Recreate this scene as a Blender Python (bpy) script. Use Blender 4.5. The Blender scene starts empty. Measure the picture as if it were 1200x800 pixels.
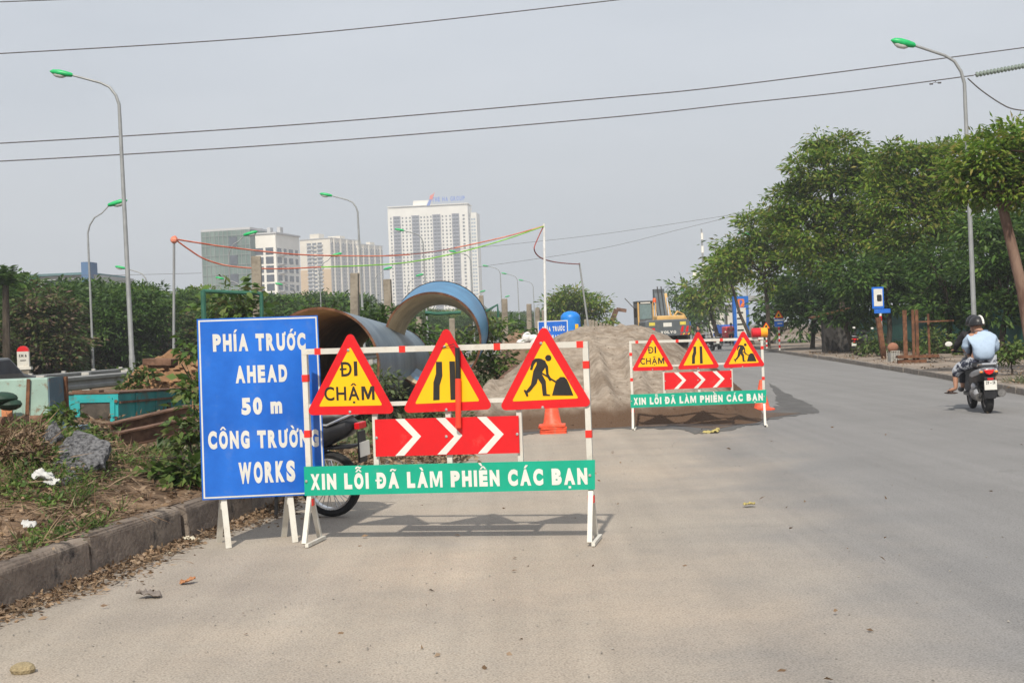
import bpy, math, random
import numpy as np
from mathutils import Vector, Matrix
R = math.radians
rnd = random.Random(11)
sc = bpy.context.scene
col = sc.collection
# ---------------------------------------------------------------- camera
F, ROLL, PITCH, H = 1500.0, R(2.2), -10/1500, 1.6
_f = Vector((0, math.cos(PITCH), math.sin(PITCH)))
_u0 = Vector((0, -math.sin(PITCH), math.cos(PITCH)))
_x = Vector((1, 0, 0))
_r = _x*math.cos(ROLL) - _u0*math.sin(ROLL)
_u = _x*math.sin(ROLL) + _u0*math.cos(ROLL)
cd = bpy.data.cameras.new('camera'); cam = bpy.data.objects.new('camera', cd); col.objects.link(cam)
m = Matrix((_r, _u, -_f)).transposed().to_4x4(); m.translation = (0, 0, H); cam.matrix_world = m
cd.sensor_width = 36; cd.lens = 36*F/1200; cd.clip_end = 6000; cd.clip_start = .1
sc.camera = cam
# ---------------------------------------------------------------- daylight
AZ = R(10)            # sun stands behind the camera, this far to its left
EL = R(46)
sun_dir = Vector((-math.sin(AZ)*math.cos(EL), -math.cos(AZ)*math.cos(EL), math.sin(EL)))
ld = bpy.data.lights.new('sun', 'SUN'); ld.energy = 3.5; ld.angle = R(1.2); ld.color = (1, .93, .82)
sun = bpy.data.objects.new('sun', ld); col.objects.link(sun)
sun.rotation_euler = (-sun_dir).to_track_quat('-Z', 'Y').to_euler()
w = bpy.data.worlds.new('World'); sc.world = w; w.use_nodes = True
nt = w.node_tree; bg = nt.nodes['Background']; bg.inputs[1].default_value = .1
sky = nt.nodes.new('ShaderNodeTexSky'); sky.sky_type = 'NISHITA'; sky.sun_disc = False
sky.sun_elevation = EL; sky.sun_rotation = math.pi + AZ; sky.dust_density = 4; sky.air_density = 1.0
mixn = nt.nodes.new('ShaderNodeMix'); mixn.data_type = 'RGBA'; mixn.inputs[0].default_value = .86
tc = nt.nodes.new('ShaderNodeTexCoord'); no = nt.nodes.new('ShaderNodeTexNoise'); no.inputs['Scale'].default_value = 2.2
no.inputs['Detail'].default_value = 5
mp = nt.nodes.new('ShaderNodeMapping'); mp.inputs['Scale'].default_value = (1, 1, 4)
rp = nt.nodes.new('ShaderNodeValToRGB'); rp.color_ramp.elements[0].position = .36; rp.color_ramp.elements[1].position = .66
rp.color_ramp.elements[0].color = (4.65, 5.0, 5.5, 1); rp.color_ramp.elements[1].color = (5.55, 5.85, 6.3, 1)
nt.links.new(tc.outputs['Generated'], mp.inputs[0]); nt.links.new(mp.outputs[0], no.inputs[0])
nt.links.new(no.outputs[0], rp.inputs[0])
nt.links.new(sky.outputs[0], mixn.inputs[6]); nt.links.new(rp.outputs[0], mixn.inputs[7])
nt.links.new(mixn.outputs[2], bg.inputs[0])
sc.view_settings.view_transform = 'Standard'; sc.view_settings.look = 'None'
sc.view_settings.exposure = 0.5; sc.view_settings.gamma = 1
# ---------------------------------------------------------------- helpers
def ray(px, py): return _r*((px-600)/F) + _u*((400-py)/F) + _f
def P(px, py, D):
    r = ray(px, py); return Vector((0, 0, H)) + r*(D/r.y)
def G(px, py, z=0.0):
    r = ray(px, py); return Vector((0, 0, H)) + r*((z-H)/r.z)
def zat(px, py, D): return P(px, py, D).z
def sm(a, b, x):
    t = min(1, max(0, (x-a)/(b-a))); return t*t*(3-2*t)
def interp(x, tab):
    for (a, ya), (b, yb) in zip(tab, tab[1:]):
        if x <= b: return ya + (yb-ya)*(x-a)/(b-a)
    (a, ya), (b, yb) = tab[-2:]; return ya + (yb-ya)*(x-a)/(b-a)
def tag(o, label=None, cat=None, group=None, kind=None):
    for k, v in (('label', label), ('category', cat), ('group', group), ('kind', kind)):
        if v: o[k] = v
    return o
def empty(name, loc, rz=0, label=None, cat=None, group=None):
    o = bpy.data.objects.new(name, None); col.objects.link(o); o.location = loc; o.rotation_euler = (0, 0, rz)
    o.empty_display_size = .1
    return tag(o, label, cat, group)
def copy_tree(o, parent=None):
    c = o.copy(); col.objects.link(c); c.parent = parent
    for ch in list(o.children): copy_tree(ch, c)
    return c
def link(name, me, m=None, parent=None):
    o = bpy.data.objects.new(name, me); col.objects.link(o)
    if m: me.materials.append(m)
    o.parent = parent
    return o
class MB:
    def __init__(s): s.v, s.f = [], []
    def add(s, vs, fs, M=None):
        n = len(s.v); s.v += [tuple(M @ Vector(v)) if M else tuple(v) for v in vs]
        s.f += [tuple(i+n for i in f) for f in fs]; return s
    def box(s, c, d, M=None, tx=1, ty=1):
        x, y, z = d[0]/2, d[1]/2, d[2]/2
        vs = [(c[0]+a*x*(tx if e > 0 else 1), c[1]+b*y*(ty if e > 0 else 1), c[2]+e*z) for e in (-1, 1) for b in (-1, 1) for a in (-1, 1)]
        return s.add(vs, [(0, 2, 3, 1), (4, 5, 7, 6), (0, 1, 5, 4), (2, 6, 7, 3), (0, 4, 6, 2), (1, 3, 7, 5)], M)
    def prism(s, pts, y0, y1, M=None):      # outline in x,z pushed from y0 (front) to y1
        n = len(pts); vs = [(p[0], y0, p[1]) for p in pts] + [(p[0], y1, p[1]) for p in pts]
        a = sum(pts[i][0]*pts[(i+1) % n][1]-pts[(i+1) % n][0]*pts[i][1] for i in range(n))
        fs = [tuple(range(n)), tuple(range(2*n-1, n-1, -1))] + [(i, i+n, (i+1) % n+n, (i+1) % n) for i in range(n)]
        if a < 0: fs = [f[::-1] for f in fs]
        return s.add(vs, fs, M)
    def slab(s, pts, z0, z1, M=None):       # outline in x,y pushed up
        n = len(pts); vs = [(p[0], p[1], z0) for p in pts] + [(p[0], p[1], z1) for p in pts]
        fs = [tuple(range(n-1, -1, -1)), tuple(range(n, 2*n))] + [(i, (i+1) % n, (i+1) % n+n, i+n) for i in range(n)]
        return s.add(vs, fs, M)
    def tube(s, pts, r, n=8, M=None, cap=True):
        pts = [Vector(p) for p in pts]; k = len(pts); rs = r if isinstance(r, (list, tuple)) else [r]*k
        vs, fs, ref = [], [], None
        for i, p in enumerate(pts):
            t = (pts[min(i+1, k-1)]-pts[max(i-1, 0)]).normalized()
            if ref is None: ref = Vector((0, 0, 1)) if abs(t.z) < .9 else Vector((1, 0, 0))
            a = (ref - t*ref.dot(t)).normalized(); b = t.cross(a); ref = a
            for j in range(n):
                q = 2*math.pi*(j+.5)/n; vs.append(p + (a*math.cos(q)+b*math.sin(q))*rs[i])
        for i in range(k-1):
            for j in range(n): fs.append((i*n+j, i*n+(j+1) % n, (i+1)*n+(j+1) % n, (i+1)*n+j))
        if cap: fs += [tuple(range(n-1, -1, -1)), tuple(range((k-1)*n, k*n))]
        return s.add(vs, fs, M)
    def bar(s, a, b, w, d=None):            # square bar between two points
        a, b = Vector(a), Vector(b); d = d or w
        t = (b-a).normalized(); ref = Vector((0, 1, 0)) if abs(t.y) < .9 else Vector((1, 0, 0))
        x = t.cross(ref).normalized(); y = x.cross(t)
        vs = [p + x*(i*w/2) + y*(j*d/2) for p in (a, b) for i, j in ((-1, -1), (1, -1), (1, 1), (-1, 1))]
        return s.add(vs, [(0, 1, 2, 3)[::1], (7, 6, 5, 4)] + [(i, i+4, (i+1) % 4+4, (i+1) % 4) for i in range(4)])
    def lathe(s, prof, n=16, M=None):       # (radius, z) profile about z
        vs = [(r*math.cos(2*math.pi*j/n), r*math.sin(2*math.pi*j/n), z) for r, z in prof for j in range(n)]
        fs = [(i*n+j, i*n+(j+1) % n, (i+1)*n+(j+1) % n, (i+1)*n+j) for i in range(len(prof)-1) for j in range(n)]
        if prof[0] == prof[-1]: return s.add(vs, fs, M)
        if prof[0][0] > 1e-4: fs.append(tuple(range(n-1, -1, -1)))
        if prof[-1][0] > 1e-4: fs.append(tuple(range((len(prof)-1)*n, len(prof)*n)))
        return s.add(vs, fs, M)
    def ball(s, c, r, n=12, k=8, M=None):
        r = r if isinstance(r, (tuple, list)) else (r, r, r)
        T = Matrix.Translation(c) @ Matrix.Diagonal((*r, 1)); T = M @ T if M else T
        return s.lathe([(math.sin(math.pi*i/k)+1e-5, -math.cos(math.pi*i/k)) for i in range(k+1)], n, T)
    def me(s, name, smooth=False):
        me = bpy.data.meshes.new(name); me.from_pydata(s.v, [], s.f); me.validate()
        if smooth:
            me.polygons.foreach_set('use_smooth', [True]*len(me.polygons))
            try: me.set_sharp_from_angle(angle=R(40))
            except Exception: pass
        return me
    def build(s, name, m=None, parent=None, smooth=False, bevel=0):
        me = s.me(name, smooth)
        if bevel:
            import bmesh
            bm = bmesh.new(); bm.from_mesh(me); bmesh.ops.recalc_face_normals(bm, faces=bm.faces)
            es = [e for e in bm.edges if len(e.link_faces) == 2 and e.calc_face_angle(0) > R(35)]
            bmesh.ops.bevel(bm, geom=es, offset=bevel, segments=2, profile=.6, affect='EDGES', clamp_overlap=True)
            bm.to_mesh(me); bm.free()
        return link(name, me, m, parent)
def Rz(a): return Matrix.Rotation(a, 4, 'Z')
def T(*a): return Matrix.Translation(a)
def Rx(a): return Matrix.Rotation(a, 4, 'X')
def Ry(a): return Matrix.Rotation(a, 4, 'Y')
def np_mesh(name, verts, quads, m, parent=None, kind=None):
    me = bpy.data.meshes.new(name); nv, nf = len(verts), len(quads)
    me.vertices.add(nv); me.vertices.foreach_set('co', verts.astype(np.float32).ravel())
    me.loops.add(nf*4); me.loops.foreach_set('vertex_index', quads.astype(np.int32).ravel())
    me.polygons.add(nf); me.polygons.foreach_set('loop_start', np.arange(nf, dtype=np.int32)*4)
    me.update(calc_edges=True); me.validate()
    o = link(name, me, m, parent)
    if kind: o['kind'] = kind
    return o
def grid_mesh(name, xs, ys, fn, m, parent=None, smooth=True):   # fn(i, j) -> point
    V = np.array([fn(a, b) for b in ys for a in xs]); n, k = len(xs), len(ys)
    Q = np.array([(j*n+i, j*n+i+1, (j+1)*n+i+1, (j+1)*n+i) for j in range(k-1) for i in range(n-1)])
    o = np_mesh(name, V, Q, m, parent)
    if smooth: o.data.polygons.foreach_set('use_smooth', [True]*len(o.data.polygons))
    return o
# value noise for shapes
_ng = np.random.RandomState(3).rand(64, 64)
def n2(x, y):
    xi, yi = math.floor(x), math.floor(y); fx, fy = x-xi, y-yi; fx = fx*fx*(3-2*fx); fy = fy*fy*(3-2*fy)
    g = lambda a, b: _ng[a % 64, b % 64]
    return (g(xi, yi)*(1-fx)+g(xi+1, yi)*fx)*(1-fy) + (g(xi, yi+1)*(1-fx)+g(xi+1, yi+1)*fx)*fy
def fbm(x, y, o=4): return sum(n2(x*2**k+17*k, y*2**k+5*k)/2**k for k in range(o))/2 - .47
# ---------------------------------------------------------------- materials
MATS = {}
def mat(name, c, rough=.65, metal=0, var=.12, scale=6, bump=0, c2=None, lo=.4, hi=.65, det=6, spec=.4, bscale=None,
        stretch=(1, 1, 1), grime=None, gs=2.5, gl=.55, gh=.75, trans=0):
    if name in MATS: return MATS[name]
    m = bpy.data.materials.new(name); m.use_nodes = True; t = m.node_tree; b = t.nodes['Principled BSDF']; N = t.nodes.new; L = t.links.new
    tcn = N('ShaderNodeTexCoord'); mpn = N('ShaderNodeMapping'); mpn.inputs['Scale'].default_value = stretch
    L(tcn.outputs['Object'], mpn.inputs[0])
    n = N('ShaderNodeTexNoise'); n.inputs['Scale'].default_value = scale; n.inputs['Detail'].default_value = det; n.inputs['Roughness'].default_value = .62
    L(mpn.outputs[0], n.inputs[0])
    r = N('ShaderNodeValToRGB'); r.color_ramp.elements[0].position = lo; r.color_ramp.elements[1].position = hi
    r.color_ramp.elements[0].color = (*[v*(1-var) for v in c], 1)
    r.color_ramp.elements[1].color = (*(c2 or [min(1, v*(1+var)) for v in c]), 1)
    L(n.outputs[0], r.inputs[0]); out = r.outputs[0]
    if grime:
        n2_ = N('ShaderNodeTexNoise'); n2_.inputs['Scale'].default_value = gs; n2_.inputs['Detail'].default_value = 9; n2_.inputs['Roughness'].default_value = .7
        L(mpn.outputs[0], n2_.inputs[0]); r2 = N('ShaderNodeMapRange'); r2.inputs[1].default_value = gl; r2.inputs[2].default_value = gh
        L(n2_.outputs[0], r2.inputs[0]); mx = N('ShaderNodeMix'); mx.data_type = 'RGBA'
        L(r2.outputs[0], mx.inputs[0]); L(out, mx.inputs[6]); mx.inputs[7].default_value = (*grime, 1); out = mx.outputs[2]
    L(out, b.inputs['Base Color'])
    b.inputs['Roughness'].default_value = rough; b.inputs['Metallic'].default_value = metal; b.inputs['Specular IOR Level'].default_value = spec
    if bump:
        nb = N('ShaderNodeTexNoise'); nb.inputs['Scale'].default_value = bscale or scale*4; nb.inputs['Detail'].default_value = 8
        L(mpn.outputs[0], nb.inputs[0]); bp = N('ShaderNodeBump'); bp.inputs['Strength'].default_value = bump; bp.inputs['Distance'].default_value = .02
        L(nb.outputs[0], bp.inputs['Height']); L(bp.outputs[0], b.inputs['Normal'])
    if trans: b.inputs['Transmission Weight'].default_value = trans
    MATS[name] = m; return m
def leafmat(name, cols, tr=.35, rough=.5, vs=.6):
    m = bpy.data.materials.new(name); m.use_nodes = True; t = m.node_tree; b = t.nodes['Principled BSDF']; N = t.nodes.new; L = t.links.new
    g = N('ShaderNodeNewGeometry'); r = N('ShaderNodeValToRGB'); r.color_ramp.interpolation = 'LINEAR'
    for i, c in enumerate(cols):
        p = i/(len(cols)-1)
        e = r.color_ramp.elements[0] if i == 0 else (r.color_ramp.elements[-1] if i == len(cols)-1 else r.color_ramp.elements.new(p))
        e.position = p; e.color = (*c, 1)
    L(g.outputs['Random Per Island'], r.inputs[0])
    tcn = N('ShaderNodeTexCoord'); n = N('ShaderNodeTexNoise'); n.inputs['Scale'].default_value = vs; n.inputs['Detail'].default_value = 3
    L(tcn.outputs['Object'], n.inputs[0]); mr = N('ShaderNodeMapRange'); mr.inputs[1].default_value = .35; mr.inputs[2].default_value = .65
    mr.inputs[3].default_value = .7; mr.inputs[4].default_value = 1.3; L(n.outputs[0], mr.inputs[0])
    hv = N('ShaderNodeHueSaturation'); L(r.outputs[0], hv.inputs['Color']); L(mr.outputs[0], hv.inputs['Value'])
    L(hv.outputs[0], b.inputs['Base Color']); b.inputs['Roughness'].default_value = rough; b.inputs['Specular IOR Level'].default_value = .3
    tl = N('ShaderNodeBsdfTranslucent'); L(hv.outputs[0], tl.inputs[0]); mx = N('ShaderNodeMixShader'); mx.inputs[0].default_value = tr
    L(b.outputs[0], mx.inputs[1]); L(tl.outputs[0], mx.inputs[2]); L(mx.outputs[0], t.nodes['Material Output'].inputs[0])
    return m
# lettering: capitals of the built-in font made bold and narrow, accents drawn as strokes over them
import unicodedata
_glyph = {}
def glyph(ch, bold):
    if ch == 'M':
        q = [(0, 0), (0, 1), (.28, 1), (.5, .42), (.72, 1), (1, 1), (1, 0), (.8, 0), (.8, .66), (.58, .06), (.42, .06), (.2, .66), (.2, 0)]
        lo, hi = _cap[bold]; return [(a, lo+b*(hi-lo)) for a, b in q], [tuple(range(len(q)))[::-1]]
    if (ch, bold) not in _glyph:
        cu = bpy.data.curves.new('lettering', 'FONT'); cu.body = ch; cu.offset = bold; cu.size = 1; cu.resolution_u = 4
        o = bpy.data.objects.new('tmp', cu); col.objects.link(o)
        me = bpy.data.meshes.new_from_object(o.evaluated_get(bpy.context.evaluated_depsgraph_get()))
        vs = [(v.co.x, v.co.y) for v in me.vertices]; fs = [tuple(p.vertices) for p in me.polygons]
        bpy.data.objects.remove(o); bpy.data.curves.remove(cu); bpy.data.meshes.remove(me)
        a, b = min(v[0] for v in vs), max(v[0] for v in vs)
        _glyph[ch, bold] = ([((x-a)/(b-a), y) for x, y in vs], fs)
    return _glyph[ch, bold]
_cap = {}
def text_mb(s, x0, x1, z0, cap, y, bold=.045, slant=0, wide=.52):
    if bold not in _cap: _cap[bold] = (min(v[1] for v in glyph('H', bold)[0]), max(v[1] for v in glyph('H', bold)[0]))
    lo, hi = _cap[bold]; items = []; cx = 0
    for ch in s:
        if ch == ' ': cx += .36; continue
        d = unicodedata.normalize('NFD', ch); base, marks = d[0], d[1:]; bar = base == 'Đ'
        if bar: base = 'D'
        k = {'I': .17/.52, 'M': 1.3, 'W': 1.45, 'm': 1.25, '1': .6, 'E': .86, 'L': .84, '.': .3, 'P': .95, 'R': 1.0, 'A': 1.12}.get(base, 1)*wide
        vs, fs = glyph(base, bold); n = [(cx+vx*k, (vy-lo)/(hi-lo)) for vx, vy in vs]; items.append((n, fs, 0))
        m_, q = cx+k/2, []
        if bar: q.append([(cx-.08, .45), (cx+k*.52, .45), (cx+k*.52, .57), (cx-.08, .57)])
        low = .0
        for mk in marks:
            u = 1.06+low
            if mk == '\u0302': q += [[(m_-.2, u), (m_-.09, u), (m_+.02, u+.14), (m_-.04, u+.2)], [(m_+.09, u), (m_+.2, u), (m_+.04, u+.2), (m_-.02, u+.14)]]; low += .2
            elif mk == '\u0301': q.append([(m_-.08+low*.9, u), (m_+.03+low*.9, u), (m_+.17+low*.9, u+.19), (m_+.02+low*.9, u+.19)])
            elif mk == '\u0300': q.append([(m_-.03-low*.5, u), (m_+.08-low*.5, u), (m_-.02-low*.5, u+.19), (m_-.17-low*.5, u+.19)])
            elif mk == '\u0303': q += [[(m_-.2, u), (m_-.12, u-.02), (m_-.04, u+.08), (m_-.06, u+.16), (m_-.15, u+.12)], [(m_-.06, u+.1), (m_+.06, u+.0), (m_+.14, u+.02), (m_+.2, u+.13), (m_+.12, u+.1), (m_-.04, u+.17)]]
            elif mk == '\u0323': q.append([(m_-.07, -.22), (m_+.07, -.22), (m_+.07, -.08), (m_-.07, -.08)])
            elif mk == '\u031b': q.append([(cx+k-.07, .84), (cx+k+.05, .9), (cx+k+.07, 1.08), (cx+k-.04, 1.08), (cx+k-.04, .98), (cx+k-.1, .94)])
        for i, p in enumerate(q): items.append((p, [tuple(range(len(p)))], .0004*(i+1)))
        cx += k+.125
    tw = cx-.125; mb = MB()
    for n, fs, dy in items: mb.add([(x0+(x1-x0)*a/tw, y-dy, z0+cap*b+slant*a/tw) for a, b in n], fs)
    return mb
# ================================================================ the setting
M_road = mat('road_concrete', (.285, .25, .212), .85, var=.07, scale=.55, c2=(.325, .285, .235), lo=.35, hi=.7, bump=.35, bscale=60, grime=(.36, .30, .238), gs=.2, gl=.47, gh=.66, spec=.25)
def road_detail(m):
    t = m.node_tree; N = t.nodes.new; L = t.links.new; b = t.nodes['Principled BSDF']
    src = b.inputs['Base Color'].links[0].from_socket; tcn = N('ShaderNodeTexCoord')
    mp_ = N('ShaderNodeMapping'); mp_.inputs['Rotation'].default_value = (0, 0, R(7.6)); mp_.inputs['Scale'].default_value = (1.1, .035, 1)
    L(tcn.outputs['Object'], mp_.inputs[0]); n = N('ShaderNodeTexNoise'); n.inputs['Scale'].default_value = 1.6; n.inputs['Detail'].default_value = 4; L(mp_.outputs[0], n.inputs[0])
    g = N('ShaderNodeTexNoise'); g.inputs['Scale'].default_value = 90; g.inputs['Detail'].default_value = 3; L(tcn.outputs['Object'], g.inputs[0])
    st = N('ShaderNodeTexNoise'); st.inputs['Scale'].default_value = .9; st.inputs['Detail'].default_value = 7; L(tcn.outputs['Object'], st.inputs[0])
    def rng(nd, a, b_, c, d):
        r = N('ShaderNodeMapRange'); r.inputs[1].default_value = a; r.inputs[2].default_value = b_; r.inputs[3].default_value = c; r.inputs[4].default_value = d
        L(nd.outputs[0], r.inputs[0]); return r.outputs[0]
    def mul(a, b_):
        k = N('ShaderNodeMath'); k.operation = 'MULTIPLY'; L(a, k.inputs[0]); L(b_, k.inputs[1]); return k.outputs[0]
    # the part of the carriageway that traffic keeps swept is greyer than the closed lane
    sx = N('ShaderNodeSeparateXYZ'); L(tcn.outputs['Object'], sx.inputs[0])
    e = N('ShaderNodeMath'); e.operation = 'MULTIPLY_ADD'; L(sx.outputs[1], e.inputs[0]); e.inputs[1].default_value = -.1; L(sx.outputs[0], e.inputs[2])
    k0 = N('ShaderNodeMath'); k0.operation = 'MULTIPLY_ADD'; L(st.outputs[0], k0.inputs[0]); k0.inputs[1].default_value = 2.5; L(e.outputs[0], k0.inputs[2])
    rr = N('ShaderNodeMapRange'); rr.interpolation_type = 'SMOOTHSTEP'; rr.inputs[1].default_value = .8; rr.inputs[2].default_value = 3.6; L(k0.outputs[0], rr.inputs[0])
    mx = N('ShaderNodeMix'); mx.data_type = 'RGBA'; L(rr.outputs[0], mx.inputs[0]); L(src, mx.inputs[6]); mx.inputs[7].default_value = (.192, .187, .183, 1)
    vo = N('ShaderNodeTexVoronoi'); vo.inputs['Scale'].default_value = 55; L(tcn.outputs['Object'], vo.inputs[0])
    oil = N('ShaderNodeTexNoise'); oil.inputs['Scale'].default_value = .55; oil.inputs['Detail'].default_value = 9; oil.inputs['Roughness'].default_value = .72; L(tcn.outputs['Object'], oil.inputs[0])
    tk_ = N('ShaderNodeTexNoise'); tk_.inputs['Scale'].default_value = 6; tk_.inputs['Detail'].default_value = 5; L(mp_.outputs[0], tk_.inputs[0])
    v = mul(mul(mul(rng(vo, .0, .45, .7, 1.12), rng(oil, .6, .72, 1.0, .76)), mul(rng(tk_, .35, .65, .965, 1.03), mul(rng(n, .3, .7, .92, 1.07), rng(g, .3, .7, .76, 1.24)))), rng(st, .4, .75, 1.02, .93))
    mm = N('ShaderNodeMix'); mm.data_type = 'RGBA'; mm.blend_type = 'MULTIPLY'; mm.inputs[0].default_value = 1
    L(mx.outputs[2], mm.inputs[6]); L(v, mm.inputs[7]); L(mm.outputs[2], b.inputs['Base Color'])
road_detail(M_road)
M_dirt = mat('dry_dirt', (.17, .12, .082), .95, var=.3, scale=1.6, c2=(.27, .2, .14), bump=.7, bscale=12, grime=(.07, .075, .035), gs=.8, gl=.5, gh=.7, spec=.1)
M_verge = mat('verge_soil', (.13, .085, .055), .95, var=.3, scale=3, c2=(.26, .18, .12), bump=.8, bscale=16, spec=.1)
M_pave = mat('pavement_dust', (.28, .235, .195), .9, var=.25, scale=.9, c2=(.34, .28, .23), bump=.4, bscale=18, grime=(.13, .10, .07), gs=.7, gl=.5, gh=.68, spec=.1)
M_kerb = mat('kerb_concrete', (.19, .155, .13), .9, var=.25, scale=2.5, c2=(.26, .215, .175), bump=.6, bscale=30, grime=(.055, .05, .048), gs=3.4, gl=.55, gh=.68, spec=.1)
M_kerb_r = mat('kerb_concrete_pale', (.26, .235, .21), .9, var=.25, scale=2.5, c2=(.32, .28, .24), bump=.5, grime=(.12, .1, .085), gs=2.2, gl=.5, gh=.68, spec=.1)
M_express = mat('expressway_asphalt', (.19, .19, .19), .85, var=.1, scale=1.2, bump=.2)
KR = [(0, 5.6), (14, 8.6), (24.7, 9.9), (33, 11.0), (50, 12.6), (69, 14.2), (100, 17.2), (150, 24.2), (240, 33), (400, 45), (700, 75)]
def kerb_r(y): return interp(y, KR)
KL = [(0, -4.5), (7.0, -3.36), (7.9, -3.2), (9.3, -2.98), (11.1, -2.62), (14, -2.2), (17, -1.75), (20, -1.5), (60, 3), (200, 24), (700, 70)]
def kerb_l(y): return interp(y, KL)
g = MB().slab([(-2500, -60), (2500, -60), (2500, 3500), (-2500, 3500)], -.4, -.06).build('ground', M_dirt); g['kind'] = 'structure'
ys = list(np.concatenate([np.linspace(0, 60, 61), np.linspace(64, 700, 80)]))
o = grid_mesh('road', [0, .25, .5, .75, 1], ys, lambda a, y: (kerb_l(y)+(kerb_r(y)-kerb_l(y)+.03)*a, y, 0), M_road); o['kind'] = 'structure'
# right pavement with kerb stones
pv = grid_mesh('pavement', np.linspace(0, 1, 26), ys, lambda a, y: (kerb_r(y)+.16+a*(9 if y < 200 else 3), y, .11+.05*fbm(a*9, y*.6)*(a > .04)), M_pave); pv['kind'] = 'structure'
kr = MB().slab([(kerb_r(y)+.02, y) for y in ys]+[(kerb_r(y)+.15, y) for y in ys[::-1]], -.05, .03).build('kerb', M_kerb_r); kr['kind'] = 'structure'
stone = MB().box((0, 0, .075), (.16, .97, .15)).build('kerb_stone', M_kerb_r, kr, bevel=.015)
y = 14.0; first = True
while y < 95:
    if first: s_ = stone; first = False
    else: s_ = stone.copy(); col.objects.link(s_); s_.parent = kr
    dx = kerb_r(y+.5)-kerb_r(y-.5); s_.location = (kerb_r(y)+.08+rnd.uniform(-.012, .012), y, rnd.uniform(-.02, .004)); s_.rotation_euler = (rnd.uniform(-.012, .012), rnd.uniform(-.03, .03), -math.atan(dx)+rnd.uniform(-.012, .012)); y += 1.0
# left kerb: tall stones
kl = MB().slab([(kerb_l(y)+.03, y) for y in np.linspace(3, 13.4, 12)]+[(kerb_l(y)-.2, y) for y in np.linspace(13.4, 3, 12)], -.05, .02).build('kerb_wall', M_kerb); kl['kind'] = 'structure'
y = 3.2; kp = None
while y < 13.2:
    ln = 1.46
    s_ = MB().prism([(-.17, 0), (.0, 0), (-.015, .25), (-.045, .285), (-.17, .285)], -ln/2+.012, ln/2-.012).build('kerb_stone', M_kerb, kl, bevel=.018)
    for v_ in s_.data.vertices: v_.co += Vector((rnd.uniform(-1, 1), rnd.uniform(-1, 1), rnd.uniform(-1, 1)))*.005
    yc = y+ln/2; s_.location = (kerb_l(yc)+rnd.uniform(-.01, .01), yc, rnd.uniform(-.012, .008)); s_.rotation_euler = (0, 0, -math.atan((kerb_l(yc+.7)-kerb_l(yc-.7))/1.4)); y += ln
# left verge terrain
def hv(x, y):
    e = kerb_l(y)-.17-x
    flat = 1-sm(13.2, 15.5, y)*(1-sm(2.6, 5.5, e))
    z = .255 + .34*sm(.1, 3.2, e)
    z = z*flat + .03*(1-flat)
    z = z*(1-sm(19, 26, y)) + .32*sm(19, 26, y)*(sm(2.8, 6, e) if y < 60 else 1)
    z += .13*fbm(x*1.1, y*1.1)*sm(0, .7, e) + .3*fbm(x*.35+9, y*.35)*sm(.6, 3, e)*(1-sm(15, 20, y)*.6)
    z += .34*math.exp(-((x+4.45)**2/1.1+(y-11.9)**2/1.6)) + .12*math.exp(-((x+3.9)**2/.5+(y-10.6)**2/.6))
    return z
def V(px, py, lift=0):                # where the line of sight meets the verge
    r = ray(px, py); k = 4.0
    while k < 60:
        p = Vector((0, 0, H))+r*k
        if p.z < hv(p.x, p.y)+lift: return p
        k += .03
    return G(px, py)
vs_e = list(np.linspace(0, 3, 26))+list(np.linspace(3.2, 14.5, 50))
vs_y = list(np.linspace(3, 20, 110))+list(np.linspace(20.4, 62, 60))
o = grid_mesh('verge', vs_e[::-1], vs_y, lambda e, y: (kerb_l(y)-.16-e, y, hv(kerb_l(y)-.17-e, y)), M_verge); o['kind'] = 'structure'
# expressway beyond the verge
def AX(t, y): return Vector((.06+.1333*y+t, y, 0))
o = grid_mesh('expressway', [0, .5, 1], list(np.linspace(12, 320, 60)), lambda a, y: AX(-13.9-8.6*a, y)+Vector((0, 0, .04)), M_express); o['kind'] = 'structure'
for t_ in (-14.3, -22.2):
    mb = MB(); pts = [AX(t_, y) for y in (14, 40, 80, 160, 300)]
    for a, b in zip(pts, pts[1:]): mb.bar(a+Vector((0, 0, .045)), b+Vector((0, 0, .045)), .14, .008)
    o = mb.build('road_line', mat('line_paint', (.6, .58, .52), .8, var=.2)); o['kind'] = 'structure'
# haze: a closed box of thin air round everything but the sky
hz = MB().box((0, 700, 94), (2400, 1640, 191)).build('haze'); hz['kind'] = 'stuff'
hm = bpy.data.materials.new('haze_air'); hm.use_nodes = True; hn = hm.node_tree; hn.nodes.remove(hn.nodes['Principled BSDF'])
pvn = hn.nodes.new('ShaderNodeVolumePrincipled'); pvn.inputs['Color'].default_value = (.86, .9, .95, 1); pvn.inputs['Density'].default_value = HAZE = .0007; pvn.inputs['Anisotropy'].default_value = 0
hn.links.new(pvn.outputs[0], hn.nodes['Material Output'].inputs['Volume']); hz.data.materials.append(hm)
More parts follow.
